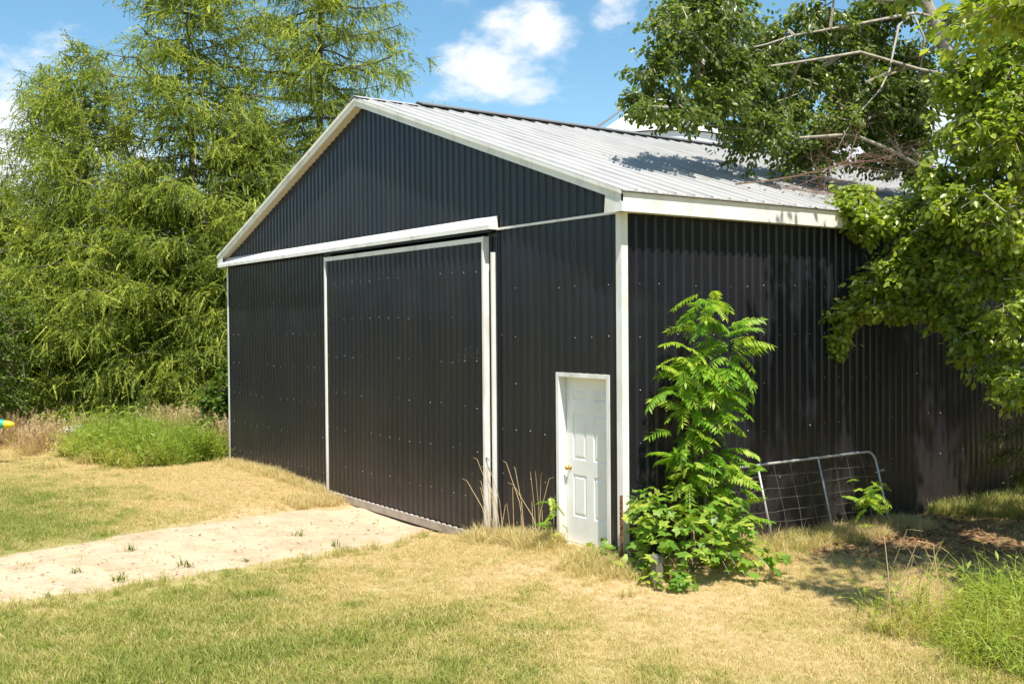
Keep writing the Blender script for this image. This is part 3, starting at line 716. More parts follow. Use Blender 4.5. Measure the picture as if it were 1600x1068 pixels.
POP_B = [((-.6, 6.9, 6.3), (.6, .6, .5), 28), ((-.5, 7.0, 5.6), (.6, .6, .4), 26), ((-1.0, 6.1, 7.0), (.6, .6, .5), 28), ((-.8, 7.2, 7.0), (.6, .6, .5), 26), ((-.3, 6.5, 5.2), (.5, .5, .35), 18), ((-.9, 6.5, 7.9), (.7, .6, .4), 26), ((3.0, 6.4, 7.4), (1, 1, .7), 34), ((2.2, 6.9, 5.0), (.9, .9, .7), 30), ((3.6, 7.6, 7.5), (1.1, 1.1, .8), 34), ((1.7, 7.4, 4.4), (.8, .8, .6), 26), ((-.7, 5.9, 5.9), (.6, .6, .5), 26), ((-.4, 6.6, 6.3), (.6, .6, .5), 26), ((2.4, 7.6, 6.6), (1, 1, .8), 34), ((2.2, 6.6, 6.0), (.9, .9, .7), 30), ((2.8, 8.8, 6.5), (1.1, 1.1, .8), 36), ((2.0, 9.6, 5.2), (1, 1, .8), 34), ((3.0, 10.2, 7.0), (1.2, 1.2, .9), 36), ((1.9, 8.6, 4.2), (.9, .9, .7), 28), ((2.6, 11.2, 5.2), (1.1, 1.1, .9), 30),
         ((-1.6, 2.05, 6.1), (.55, .5, .5), 26), ((-1.75, 2.9, 7.3), (.7, .6, .5), 34), ((-1.6, 1.75, 5.7), (.4, .35, .3), 14), ((-1.9, 3.6, 7.8), (.8, .8, .4), 34), ((-2.2, 4.0, 6.2), (.8, .8, .7), 40), ((-2.1, 4.6, 7.2), (.8, .8, .6), 40), ((-1.9, 5.4, 6.0), (.7, .7, .5), 34), ((-1.9, 5.9, 6.9), (.7, .7, .6), 34), ((-1.5, 6.6, 6.5), (.6, .6, .5), 26), ((-1.6, 5.6, 5.4), (.6, .6, .35), 24), ((-1.2, 6.9, 5.5), (.6, .6, .4), 22), ((-1.5, 7.0, 7.3), (.7, .7, .5), 28),
         ((-1.36, 2.2, 5.65), (.6, .6, .35), 26), ((-1.4, 2.35, 6.7), (.7, .7, .6), 44), ((-1.6, 3.3, 7.2), (.8, .8, .5), 44), ((-1.6, 3.5, 6.3), (.8, .8, .5), 52),
         ((-1.4, 3.9, 5.45), (.75, .75, .45), 52), ((-1.45, 4.6, 7.0), (.7, .8, .5), 36), ((-1.3, 4.6, 6.0), (.75, .75, .5), 46), ((-1.05, 5.0, 5.3), (.6, .7, .35), 34),
         ((-1.0, 5.7, 5.75), (.55, .6, .4), 24), ((-1.2, 5.9, 7.4), (.7, .8, .5), 30), ((-.75, 6.3, 5.6), (.5, .6, .35), 18), ((-.7, 6.9, 6.0), (.6, .6, .5), 20), ((-1.3, 2.9, 5.75), (.6, .6, .45), 36),
         ((-1.3, 1.65, 5.55), (.35, .4, .22), 10), ((-1.0, 5.9, 6.6), (.6, .6, .5), 30), ((-.85, 6.5, 6.0), (.5, .6, .4), 26), ((-.8, 6.9, 6.9), (.6, .6, .4), 26), ((-1.25, 5.2, 6.5), (.6, .6, .5), 34), ((-.95, 6.5, 7.6), (.7, .7, .4), 28), ((-1.2, 5.2, 7.5), (.7, .7, .4), 30), ((-.5, 6.0, 6.3), (.6, .6, .5), 26), ((-.6, 5.0, 5.75), (.6, .5, .35), 26), ((-.4, 6.9, 6.3), (.6, .6, .5), 24), ((-1.5, 4.3, 6.5), (.6, .6, .5), 34), ((-.5, 7.0, 5.3), (.5, .5, .4), 18), ((-1.5, 2.9, 6.6), (.7, .6, .6), 36), ((-.5, 7.9, 7.6), (.7, .7, .6), 24), ((.2, 7.6, 8.8), (1, 1, .8), 34),
         ((1.2, 5.6, 9.2), (1.1, 1.1, .8), 44), ((2.0, 7.0, 10.0), (1.2, 1.2, .9), 40), ((1.3, 7.6, 7.6), (.9, .9, .8), 30), ((2.6, 5.4, 8.2), (1.1, 1.1, .8), 44)]
POP_B = [((c[0]-.5, c[1]+.35, c[2]), rd, k) if c[1] > 4.2 and c[0] < 0 else (c, rd, k) for c, rd, k in POP_B]
broadleaf('poplar_tree', (2.3, 8.6, -.3), POP_L, POP_R, POP_B, .088, 31, 'tall pale-barked tree whose dark green branches hang over the barn roof', M_poplar, M_bark_pale, nleaf=34, droop=1.0, tint_bias=.02)

# bright maple in front of it, rooted just outside the right edge
MAP_L = [[(3.2, 5.0, -.4), (3.1, 4.95, 1.4), (2.95, 4.9, 3.0), (2.7, 4.8, 4.8), (2.6, 4.5, 6.6), (2.7, 4.2, 8.2)],
    [(2.95, 4.9, 3.1), (2.4, 4.83, 3.3), (1.78, 4.49, 3.52), (.95, 4.32, 3.68), (.25, 4.06, 3.9)],
    [(3.0, 4.92, 2.6), (2.35, 4.93, 2.9), (1.37, 4.6, 3.05), (.65, 4.28, 2.9), (0.06, 3.88, 2.5)],
    [(2.75, 4.8, 4.5), (2.3, 4.6, 5.0), (1.75, 4.4, 5.3), (1.4, 4.4, 5.9)],
    [(2.7, 4.8, 4.9), (3.2, 3.6, 5.6), (3.9, 2.2, 6.2), (4.4, 1.0, 6.6)], [(2.62, 4.5, 6.5), (2.9, 3.0, 7.2), (3.1, 1.9, 7.6)], [(2.7, 4.8, 4.6), (3.8, 5.2, 5.6), (4.9, 5.2, 6.2)]]
MAP_R = [[.17, .15, .13, .10, .07, .03], [.05, .04, .03, .022, .01], [.045, .036, .028, .02, .008], [.05, .04, .03, .015], [.06, .05, .035, .02], [.05, .035, .02], [.06, .05, .03]]
MAP_B = [((.12, 3.95, 4.15), (.3, .4, .16), 18), ((.0, 4.4, 4.45), (.3, .4, .18), 16), ((.45, 4.2, 3.95), (.4, .45, .25), 26), ((.1, 4.15, 4.05), (.3, .4, .18), 16), ((.9, 4.3, 3.3), (.5, .45, .28), 26), ((.45, 4.15, 3.15), (.35, .4, .2), 18), ((.15, 3.9, 2.75), (.28, .35, .18), 16), ((4.2, 3.3, 4.6), (.8, .8, .5), 60), ((4.6, 4.6, 4.8), (.8, .8, .5), 50), ((4.8, 2.2, 4.7), (.7, .7, .5), 44), ((5.3, 3.0, 5.6), (.8, .8, .5), 44), ((3.7, 2.7, 4.3), (.5, .6, .4), 24), ((5.0, 3.8, 5.4), (.8, .8, .5), 34),
         ((1.9, 4.6, 6.1), (.7, .7, .55), 40), ((1.55, 4.45, 5.2), (.55, .6, .45), 38), ((2.2, 4.1, 4.9), (.6, .6, .5), 38), ((2.2, 4.3, 5.7), (.6, .6, .5), 30), ((.85, 4.35, 4.15), (.5, .5, .28), 32), ((.3, 4.25, 4.12), (.32, .4, .2), 18),
         ((1.75, 4.0, 4.1), (.6, .6, .45), 44), ((2.35, 4.0, 3.9), (.5, .6, .5), 34), ((1.4, 4.3, 3.35), (.5, .5, .35), 34), ((.75, 4.25, 3.4), (.45, .45, .28), 26), ((.28, 4.0, 2.9), (.28, .35, .16), 12),
         ((.06, 3.82, 2.42), (.22, .28, .2), 10), ((.6, 4.25, 2.85), (.4, .4, .2), 16), ((1.9, 4.2, 3.2), (.5, .5, .4), 34), ((2.4, 4.1, 2.75), (.4, .5, .4), 30), ((1.35, 4.45, 2.75), (.45, .45, .3), 26), ((1.75, 4.35, 2.5), (.45, .45, .35), 30), ((2.1, 4.2, 2.2), (.4, .4, .35), 26), ((2.4, 4.05, 1.9), (.35, .4, .3), 20), ((.95, 4.4, 2.95), (.4, .4, .25), 18), ((1.0, 4.4, 3.75), (.5, .5, .3), 28), ((1.95, 4.6, 4.5), (.6, .6, .6), 40), ((2.1, 4.5, 3.6), (.6, .5, .6), 40), ((1.3, 4.5, 3.9), (.55, .5, .4), 30), ((1.75, 4.7, 6.9), (.6, .6, .5), 34), ((2.4, 4.2, 5.2), (.5, .5, .6), 36), ((1.5, 4.5, 5.7), (.5, .5, .4), 30), ((1.25, 4.4, 4.55), (.5, .5, .35), 26), ((1.2, 4.5, 2.85), (.4, .4, .22), 12),
         ((2.1, 2.0, 7.2), (.6, .6, .6), 24), ((2.3, 1.35, 6.9), (.5, .4, .5), 16), ((2.6, 2.6, 7.7), (.6, .5, .6), 24), ((3.0, 1.9, 7.6), (.7, .6, .6), 24), ((1.9, 2.9, 6.7), (.5, .4, .5), 20), ((3.3, 2.3, 6.6), (.7, .5, .6), 24), ((4.3, 1.2, 6.3), (.9, .8, .5), 40), ((3.9, 2.1, 5.8), (.8, .7, .5), 40), ((4.4, .3, 5.2), (.8, .6, .4), 28), ((4.8, 2.4, 5.0), (.8, .8, .5), 34), ((4.4, 5.2, 6.2), (1.1, 1.1, .9), 44),
         ((3.2, 4.6, 5.6), (.9, .9, .8), 44), ((3.3, 5.2, 4.2), (.8, .8, .7), 34), ((4.6, 3.6, 5.0), (.8, .8, .7), 36)]
broadleaf('maple_tree', (3.2, 5.0, -.3), MAP_L, MAP_R, MAP_B, .098, 32, 'tree with sunlit yellow-green leaves reaching in from the right edge', M_maple, M_bark_pale, nleaf=30, droop=.7, tint_bias=.08)

# conifer with feathery sprays low at the right edge
def cedar(base, h, R, seed, label):
    r = np.random.default_rng(seed); t = tag(empty('cedar_tree', base), label, 'tree')
    MB().tube([(0, 0, -.2), (.03, 0, h*.5), (0, .05, h)], [.09, .06, .01], 8).build('trunk', M_bark_larch, t)
    pos = []; dr = []; sc = []; bb = MB(); z = .9; az = 0
    while z < h:
        f = z/h; az += 2.4
        L = R*(1-f*.8)*r.uniform(.7, 1.1); d = np.array([math.cos(az), math.sin(az), -.12]); p = np.array([0, 0, z]); pts = [p]
        for i in range(6): d = d+np.array([0, 0, -.05])+r.normal(size=3)*.05; pts.append(pts[-1]+d*L/6)
        bb.tube([tuple(q) for q in pts], [.018*(1-i/7) for i in range(7)], 4, caps=False); pts = np.array(pts)
        for _ in range(int(60*L)):
            s = r.uniform(.2, 1); i = min(int(s*6), 5); c = pts[i]+(pts[i+1]-pts[i])*(s*6-i)
            sd_ = np.cross(d, [0, 0, 1]); v = d*.8+sd_*r.normal()*.8+np.array([0, 0, r.uniform(-.6, .2)])
            pos.append(c+r.normal(size=3)*.04); dr.append(v); sc.append(r.uniform(.16, .34))
        z += .11
    pos = np.array(pos); dr = np.array(dr); sc = np.array(sc); A = Acc(); pick = r.integers(0, 4, len(pos)); mats = rotmats(dr, (0, 0, 1), .3); tint = r.random(len(pos))
    for k in range(4):
        w = pick == k; A.add(*stamp(STR[k][0], STR[k][1], pos[w], mats[w], sc[w], tint[w]))
    bb.build('branch_wood', M_bark_larch, t); mobj('crown', A.mesh('crown'), M_cedar, t)
cedar((1.95, 6.2, gz(1.95, 6.2)), 4.4, 1.5, 41, 'feathery dark green conifer low at the right edge by the black side wall')

# two leafy shrubs by the larches
def shrub(base, r_, h, seed, label, leaf=.09):
    x, y, z = base; c = [((x, y, z-.1), (x+.05, y, z+h*.35), (x, y+.05, z+h*.8))]
    bl_ = [((x+random.uniform(-.5, .5)*r_, y+random.uniform(-.5, .5)*r_, z+h*f), (r_*.7, r_*.7, h*.22), 26) for f in (.2, .35, .5, .6, .75, .85)]
    broadleaf('leafy_shrub', base, c, [[.05, .035, .015]], bl_, leaf, seed, label, M_shrub, M_bark_larch, nleaf=26, cat='shrub', droop=.4, group='leafy shrubs at the foot of the larches')
shrub((-18.9, -3.5, gz(-18.9, -3.5)), 1.3, 4.0, 51, 'bright green round-leaved shrub at the left edge below the larches')
shrub((-14.3, .6, gz(-14.3, .6)), .95, 2.1, 52, 'low leafy shrub beside the white left corner trim of the barn', .11)

# far woods closing the horizon
def woods():
    r = np.random.default_rng(61); n = 12000
    a = r.uniform(0, 6.283, n); rad = r.uniform(70, 95, n)
    hgt = 6+5*vnoise(np.cos(a)*40, np.sin(a)*40, .35)+3*vnoise(np.cos(a)*40, np.sin(a)*40, 1.3)
    z = hgt*r.random(n)**.7
    pos = np.stack([np.cos(a)*rad-4, np.sin(a)*rad, z-.5], -1)
    # thicker stand right behind the larches
    m = 15000; xx = r.uniform(-46, -28, m); yy = r.uniform(-26, 34, m); hh = 3.2+2.4*vnoise(xx, yy, .3); p2 = np.stack([xx, yy, hh*r.random(m)**.8-.2], -1)
    sc = np.concatenate([r.uniform(.7, 1.5, n), r.uniform(.25, .6, m)]); pos = np.concatenate([pos, p2]); dr = r.normal(size=pos.shape)
    A = Acc(); A.add(*stamp(LEAF[0], LEAF[1], pos, rotmats(dr), sc, np.clip(.4+.25*r.normal(size=len(pos)), 0, 1)))
    tag(mobj('far_woods', A.mesh('far_woods'), M_wood), 'dark green woods closing the horizon behind the larches', kind='stuff')
woods()
def thicket():  # leaf mass added out of view to darken the side wall's reflection
    r = np.random.default_rng(62); n = 16000; xx = r.uniform(6.0, 14, n); yy = r.uniform(8.5, 30, n); hh = 4.5+4*vnoise(xx, yy, .25)
    pos = np.stack([xx, yy, -.2+hh*r.random(n)**.8], -1); A = Acc()
    A.add(*stamp(LEAF[0], LEAF[1], pos, rotmats(r.normal(size=pos.shape)), r.uniform(.25, .6, n), np.clip(.4+.25*r.normal(size=n), 0, 1)))
    tag(mobj('unseen_thicket', A.mesh('unseen_thicket'), M_wood), 'unseen thicket added so the black side wall reflects dark green', kind='stuff')
thicket()

# ------------------------------------------------------------------ sumac, vine, saplings (each frond or leaf is a part)
def frond_mesh(seed, pairs=10, droop=.5, wl=.30):
    r = np.random.default_rng(seed); V = []; F = []; T = []
    def rach(t): return np.array([t*(1-.15*droop), .05*math.sin(2*t+seed), .28*t-droop*.75*t*t])
    w = .008
    prev = None
    for i in range(5):
        c = rach(i/4); b = len(V); V += [c+[0, w, 0], c-[0, w, 0]]; T += [.3, .3]
        if prev is not None: F.append((prev, prev+1, b+1, b))
        prev = b
    def leaflet(c, d, L, wid):
        d = d/np.linalg.norm(d); s = np.cross(d, [0, 0, 1]); s /= np.linalg.norm(s)+1e-9
        b = len(V); tt_ = r.uniform(.25, .9)
        V.extend([c, c+d*L*.42+s*wid+[0, 0, -.01], c+d*L+[0, 0, -.10*L*r.uniform(.5, 2)], c+d*L*.42-s*wid+[0, 0, -.01]]); T.extend([tt_]*4)
        F.append((b, b+1, b+2)); F.append((b, b+2, b+3))
    for k in range(pairs):
        t = .16+.8*k/(pairs-1); c = rach(t); tg = rach(t+.02)-rach(t-.02); tg /= np.linalg.norm(tg)
        L = wl*(1-.55*abs(t-.45))*r.uniform(.85, 1.15)
        for sgn in (1, -1):
            d = tg*.45+np.array([0, sgn*.95, 0])+np.array([0, 0, -.30+.12*r.normal()])
            leaflet(c, d, L, L*.17)
    leaflet(rach(.98), rach(1)-rach(.95), wl*.7, wl*.14)
    quads = [f for f in F if len(f) == 4]; tris = [f for f in F if len(f) == 3]
    me = mesh_np('leaf', np.array(V), [np.array(quads), np.array(tris)], vattrs={'tint': T}); return me
FR = [frond_mesh(71, 11, .55), frond_mesh(72, 10, .95), frond_mesh(73, 12, .75), frond_mesh(74, 9, .35)]
for f in FR: f.materials.append(M_sumac)
def place_x(o, p, d, s, r, spread=.2):
    """local x of o along d, at p, size s"""
    m = rotmats(np.array([d], float), (0, 0, 1), spread)[0]
    Mx = Matrix.Identity(4)
    for i in range(3):
        for j in range(3): Mx[i][j] = m[i][j]*s
        Mx[i][3] = p[i]
    o.matrix_local = Mx
def sumac(base, h, seed, label, nf, size, tiers, stems, name='sumac_tree', cat='tree'):
    r = np.random.default_rng(seed); t = tag(empty(name, base), label, cat)
    lines = []
    for k, st in enumerate(stems):
        st = np.array(st, float); lines.append(st)
        MB().tube([tuple(p) for p in st], [.028*h/3*(1-.75*i/(len(st)-1)) for i in range(len(st))], 6).build('trunk' if k == 0 else 'branch', M_stem, t, smooth=True)
    for (c, nfr, L) in tiers:
        c = np.array(c, float)
        for k in range(int(nfr*1.6)):
            az = k*2.4+r.uniform(-.5, .5); el_ = r.uniform(-.55, .5)
            d = np.array([math.cos(az)*math.cos(el_), math.sin(az)*math.cos(el_), math.sin(el_)])
            o = bpy.data.objects.new('leaf', FR[r.integers(0, 4)]); link(o, t)
            place_x(o, c*np.array([1, .8, 1])+r.normal(size=3)*[.06, .06, .10], d, L*r.uniform(.55, 1.15)*.92, r, .35)
    return t
sb = (.54, .72, gz(.54, .72))
# local coordinates: the wall is 0.6 m behind (x = -.62)
sumac(sb, 3, 81, 'tall bright green sumac with drooping feathered leaves at the barn corner', 0, .5,
      [((.03, .05, 2.98), 8, .40), ((-.02, .02, 2.78), 8, .46), ((.16, .28, 2.55), 9, .50), ((-.06, -.04, 2.42), 9, .50), ((.12, .42, 2.28), 9, .52), ((-.10, -.12, 2.15), 9, .48), ((.02, .06, 2.0), 9, .48),
       ((-.06, -.10, 1.75), 9, .46), ((.06, .14, 1.62), 9, .46), ((-.08, -.18, 1.42), 9, .42), ((.06, .10, 1.25), 9, .44), ((.10, .36, 1.12), 9, .46), ((.08, .50, .88), 9, .44), ((.12, .34, .72), 8, .44), ((.22, .52, .58), 7, .40), ((-.10, -.26, 1.2), 9, .42), ((-.02, -.14, 1.0), 9, .42), ((.04, .02, .85), 9, .42), ((-.12, -.2, 1.95), 8, .42), ((.05, .22, 1.85), 8, .44)],
      [[(0, 0, -.1), (.02, .03, .8), (-.02, .0, 1.6), (.02, .05, 2.4), (.02, .03, 3.0)], [(-.01, .01, 1.4), (.08, .22, 2.0), (.16, .36, 2.5)], [(0, .02, .3), (.06, .25, .8), (.10, .45, 1.2)], [(-.01, .01, .9), (-.07, -.12, 1.5), (-.10, -.15, 2.1)]])
s2 = (.42, 4.05, gz(.42, 4.05))
sumac(s2, 1, 82, 'knee-high sumac sapling growing through the right end of the leaning gate', 0, .4,
      [((0, 0, .62), 6, .36), ((.02, .05, .45), 6, .34), ((-.02, -.05, .3), 5, .30)], [[(0, 0, -.05), (0, .02, .3), (.01, 0, .65)]], 'sumac_sapling', 'sapling')
s3 = (-1.02, -.22, gz(-1.02, -.22))
sumac(s3, 1, 83, 'small pale sapling in front of the white entry door', 0, .3,
      [((0, 0, .50), 4, .24), ((.03, 0, .36), 3, .22), ((-.03, .02, .24), 3, .20)], [[(0, 0, -.05), (.01, .0, .25), (.0, .02, .52)]], 'locust_sapling', 'sapling')

def lobed_leaf(seed):
    r = np.random.default_rng(seed); V = [(0, 0, 0)]; n = 10
    for k in range(n+1):
        a = -2.5+5.0*k/n; rad = (.62 if k % 2 else .40)*(1+.12*r.normal())*(1.15 if k == 5 else 1)
        V.append((.28+rad*math.cos(a), rad*math.sin(a), -.16*rad*rad+.05*r.normal()))
    V[0] = (.22, 0, .06)
    F = [(0, k, k+1) for k in range(1, n+1)]
    return mesh_np('leaf', np.array(V), [np.array(F)], vattrs={'tint': np.full(len(V), r.uniform(.2, .9))})
VL = [lobed_leaf(s) for s in range(91, 97)]
for f in VL: f.materials.append(M_vine)
def vine(base, label):
    r = np.random.default_rng(97); t = tag(empty('grapevine', base), label, 'vine')
    st = MB()
    for k in range(14):
        az = k*.7; L = r.uniform(.4, .8); st.tube([(0, 0, 0), (math.cos(az)*L*.5, math.sin(az)*L*.5, r.uniform(.3, .8)), (math.cos(az)*L, math.sin(az)*L, r.uniform(.0, .4))], .006, 4)
    st.build('stem', M_stem, t)
    # mound of leaves: lobes (centre, radii, n)
    for c, rad, n in (((-.05, -.05, .30), (.55, .55, .46), 210), ((-.28, -.30, .62), (.28, .28, .34), 80), ((.12, .30, .45), (.42, .42, .42), 110), ((.12, -.50, .04), (.34, .22, .17), 60), ((-.60, -.42, .05), (.42, .30, .17), 70), ((-.98, -.35, .10), (.24, .2, .20), 30), ((.35, .55, .12), (.35, .4, .22), 60), ((-.1, .1, .95), (.22, .25, .3), 24)):
        for _ in range(n):
            v = r.normal(size=3); v[2] = abs(v[2])*.9-.15; v /= np.linalg.norm(v)
            p = np.array(c)+v*np.array(rad)*r.uniform(.72, 1.05)
            p[2] = max(p[2], .03)
            bq = np.array([.12, -.52, .27]); tc_ = np.array([.81, -.585, .15]); w_ = p-bq; al = w_@tc_
            if al > -.08 and np.linalg.norm(w_-tc_*al) < .10: continue
            d = np.array([v[0], v[1], -.25])+r.normal(size=3)*.35
            o = bpy.data.objects.new('leaf', VL[r.integers(0, 6)]); link(o, t); 
            d = d/np.linalg.norm(d); up = v*.7+np.array([0, 0, .5])+r.normal(size=3)*.25
            s = np.cross(up, d); s /= np.linalg.norm(s); u = np.cross(d, s); sz = r.uniform(.085, .15)
            Mx = Matrix.Identity(4)
            for i in range(3): Mx[i][0] = d[i]*sz; Mx[i][1] = s[i]*sz; Mx[i][2] = u[i]*sz; Mx[i][3] = p[i]
            o.matrix_local = Mx
vine((.69, .37, gz(.69, .37)), 'mound of broad lobed vine leaves at the foot of the tall sumac')

# ------------------------------------------------------------------ leaning gate
gt = tag(empty('farm_gate', (.3, 2.6, -.2)), 'galvanised tube gate with wire mesh leaning against the black side wall', 'gate')
def gp(s, h):  # s along the wall, h up the leaning gate (0..1.13)
    y = 1.30+s; k = h/1.13; xb = .33+.02*s/3.7; zb = -.11-.045*s
    return (xb+(.055-xb)*k-.3, y+.02*k-2.6, zb+(.865-.02*s/3.7-zb)*k+.2)
LG = 3.33; rr = .16
arc = lambda cs, ch, a0, a1: [gp(cs+rr*math.cos(a0+(a1-a0)*i/6), ch+rr*math.sin(a0+(a1-a0)*i/6)) for i in range(7)]
path = [gp(0, .05)]+[gp(0, .5)]+arc(rr, 1.13-rr, math.pi, math.pi/2)+[gp(1.8, 1.13)]+arc(LG-rr, 1.13-rr, math.pi/2, 0)+[gp(LG, .5), gp(LG, .02)]
MB().tube(path, .018, 8).build('frame_tube', M_galv, gt, smooth=True)
MB().tube([gp(0, .06), gp(LG, .06)], .018, 8).build('bottom_tube', M_galv, gt, smooth=True)
for s in (.90, 2.10): MB().tube([gp(s, .06), gp(s, 1.11)], .014, 8).build('upright_bar', M_galv, gt, smooth=True)
q = Vector(gp(LG, .84)); MB().tube([q+Vector((0, -.06, -.005)), q+Vector((0, .09, .015))], .011, 6).lathe([(.022, 0), (.022, .03), (.001, .031)], q+Vector((0, .085, .014)), (0, 1, .1), 8).build('hinge_bolt', M_galv, gt)
mb = MB()
for k in range(6):
    h = .18+.155*k
    mb.tube([gp(.02+LG*i/10, h+random.uniform(-.02, .02)) for i in range(11)], .0036, 4, caps=False)
for k in range(1, 11):
    s = k*LG/11
    mb.tube([gp(s+random.uniform(-.02, .02), .07), gp(s+random.uniform(-.03, .03), .5), gp(s+random.uniform(-.02, .02), 1.1)], .0032, 4, caps=False)
o = mb.build('wire_mesh', M_wire, gt); o['kind'] = 'stuff'

# rusty post, concrete block, stone
tp = tag(empty('steel_post', (.10, -.12, gz(.1, -.12)), .5), 'short rusty steel post standing in front of the barn corner trim', 'post')
MB().prism([(-.018, -.003, -.2), (.018, -.003, -.2), (.018, .003, -.2), (.003, .003, -.2), (.003, .03, -.2), (-.003, .03, -.2), (-.003, .003, -.2), (-.018, .003, -.2)], (0, 0, .98)).build('shaft', M_rust, tp)
mb = MB()
for k in range(12): mb.box(-.006, .006, -.012, -.003, .05+k*.06, .07+k*.06)
mb.build('studs', M_rust, tp)
bk = MB(); bk.box(-.068, .068, -.05, .05, -.08, .31)
o = bk.build('concrete_block', M_conc, bevel=.012); o.location = (.74, -.20, gz(.74, -.20)+.0); o.rotation_euler = (.05, .03, .85)
tag(o, 'small weathered concrete block half hidden in the vine leaves', 'block')
def rock(name, loc, s, seed, m, label, cat):
    r = np.random.default_rng(seed); bm = bmesh.new(); bmesh.ops.create_icosphere(bm, subdivisions=3, radius=1)
    for v in bm.verts:
        n = v.co.normalized(); k = 1+.22*math.sin(3*n.x+seed)*math.cos(2.3*n.y)+.12*math.sin(6*n.z+2*n.x)
        v.co = Vector((n.x*s[0]*k, n.y*s[1]*k, max(n.z, -.5)*s[2]*k))
    me = bpy.data.meshes.new(name); bm.to_mesh(me); bm.free(); o = mobj(name, me, m); o.location = loc; return tag(o, label, cat)
rock('field_stone', (-17.0, -2.0, gz(-17, -2)+.42), (.30, .38, .16), 5, M_conc2, 'pale stone showing above the weed patch in front of the larches', 'stone')
rock('field_stone_base', (0, 0, -50), (.1, .1, .1), 5, M_conc2, '', '') if False else None

# teal and yellow garden toy at the left edge
ty = tag(empty('garden_toy', (-15.30, -4.43, gz(-15.48, -4.67)+.10), .946), 'teal plastic toy with a yellow rounded tip at the left edge', 'toy')
mb = MB()
prof = [(-1.5, .20), (-.9, .19), (-.3, .17), (.3, .13), (.62, .085)]
v = []; f = []; n = 10
for (x, hh) in prof:
    for k in range(n):
        a = 2*math.pi*k/n; v.append((x, math.cos(a)*.16*(hh/.2)**.5, .80-.06*x+math.sin(a)*hh))
for i in range(len(prof)-1):
    for k in range(n): f.append((i*n+k, i*n+(k+1) % n, (i+1)*n+(k+1) % n, (i+1)*n+k))
f.append(tuple(range(n))[::-1]); mb.add(v, f); mb.build('body', M_teal, ty, smooth=True)
MB().lathe([(.085, 0), (.08, .06), (.068, .14), (.04, .20), (.002, .22)], (.60, 0, .763), (1, 0, -.06), 12).build('tip', M_yellow, ty, smooth=True)
MB().prism([(-.25, -.15, 0), (.25, -.15, 0), (.08, -.15, .72), (-.08, -.15, .72)], (0, .3, 0)).build('foot', M_yellow, ty, bevel=.02)

# dead branch on the eave of the roof
def dead_branch():
    r = np.random.default_rng(101); t = tag(empty('dead_branch', (-.7, 4.0, zroof(-.7))), 'bare reddish-brown dead branch lying on the roof by the eave', 'branch')
    mb = MB()
    def grow(p, d, L, rad, dep):
        pts = [p]
        for i in range(5):
            d = d+r.normal(size=3)*[.22, .22, .08]; d /= np.linalg.norm(d); q = pts[-1]+d*L/5
            q[2] = max(q[2], zroof(q[0]-.7+0)-zroof(-.7)+.03) if q[0]-.7 < .15 else q[2]
            pts.append(q)
            if dep < 3 and i > 0:
                for _ in range(2):
                    dd = d+r.normal(size=3)*[.8, .8, .35]; grow(pts[-1].copy(), dd/np.linalg.norm(dd), L*r.uniform(.3, .6), rad*.55, dep+1)
        mb.tube([tuple(x) for x in pts], [rad*(1-.15*i) for i in range(6)], 4, caps=False)
    grow(np.array([-.1, -1.2, .08]), np.array([.25, 1, .03]), 2.6, .016, 0)
    grow(np.array([-.5, -.6, .06]), np.array([.45, .9, .0]), 2.0, .012, 1)
    mb.build('wood', M_deadtwig, t)
dead_branch()

# dried stalks by the entry door, each stalk a part
ds = tag(empty('dried_weed', (-1.75, -.18, gz(-1.75, -.18))), 'clump of tall dry straw-coloured stalks between sliding door and entry door', 'weed')
r_ = np.random.default_rng(111)
for k in range(26):
    x0, y0 = r_.uniform(-.75, .62), r_.uniform(-.14, .12); L = r_.uniform(.45, 1.25)*(1-.3*abs(x0)); dx = r_.normal()*.16-.08; dy = r_.normal()*.08-.03
    MB().tube([(x0, y0, -.03), (x0+dx*.4*L, y0+dy*.4*L, L*.5), (x0+dx*1.3*L, y0+dy*1.3*L, L*.97), (x0+dx*1.6*L+.02, y0+dy*1.6*L, L*.99)], [.005, .004, .003, .002], 4).build('stalk', M_straw, ds)

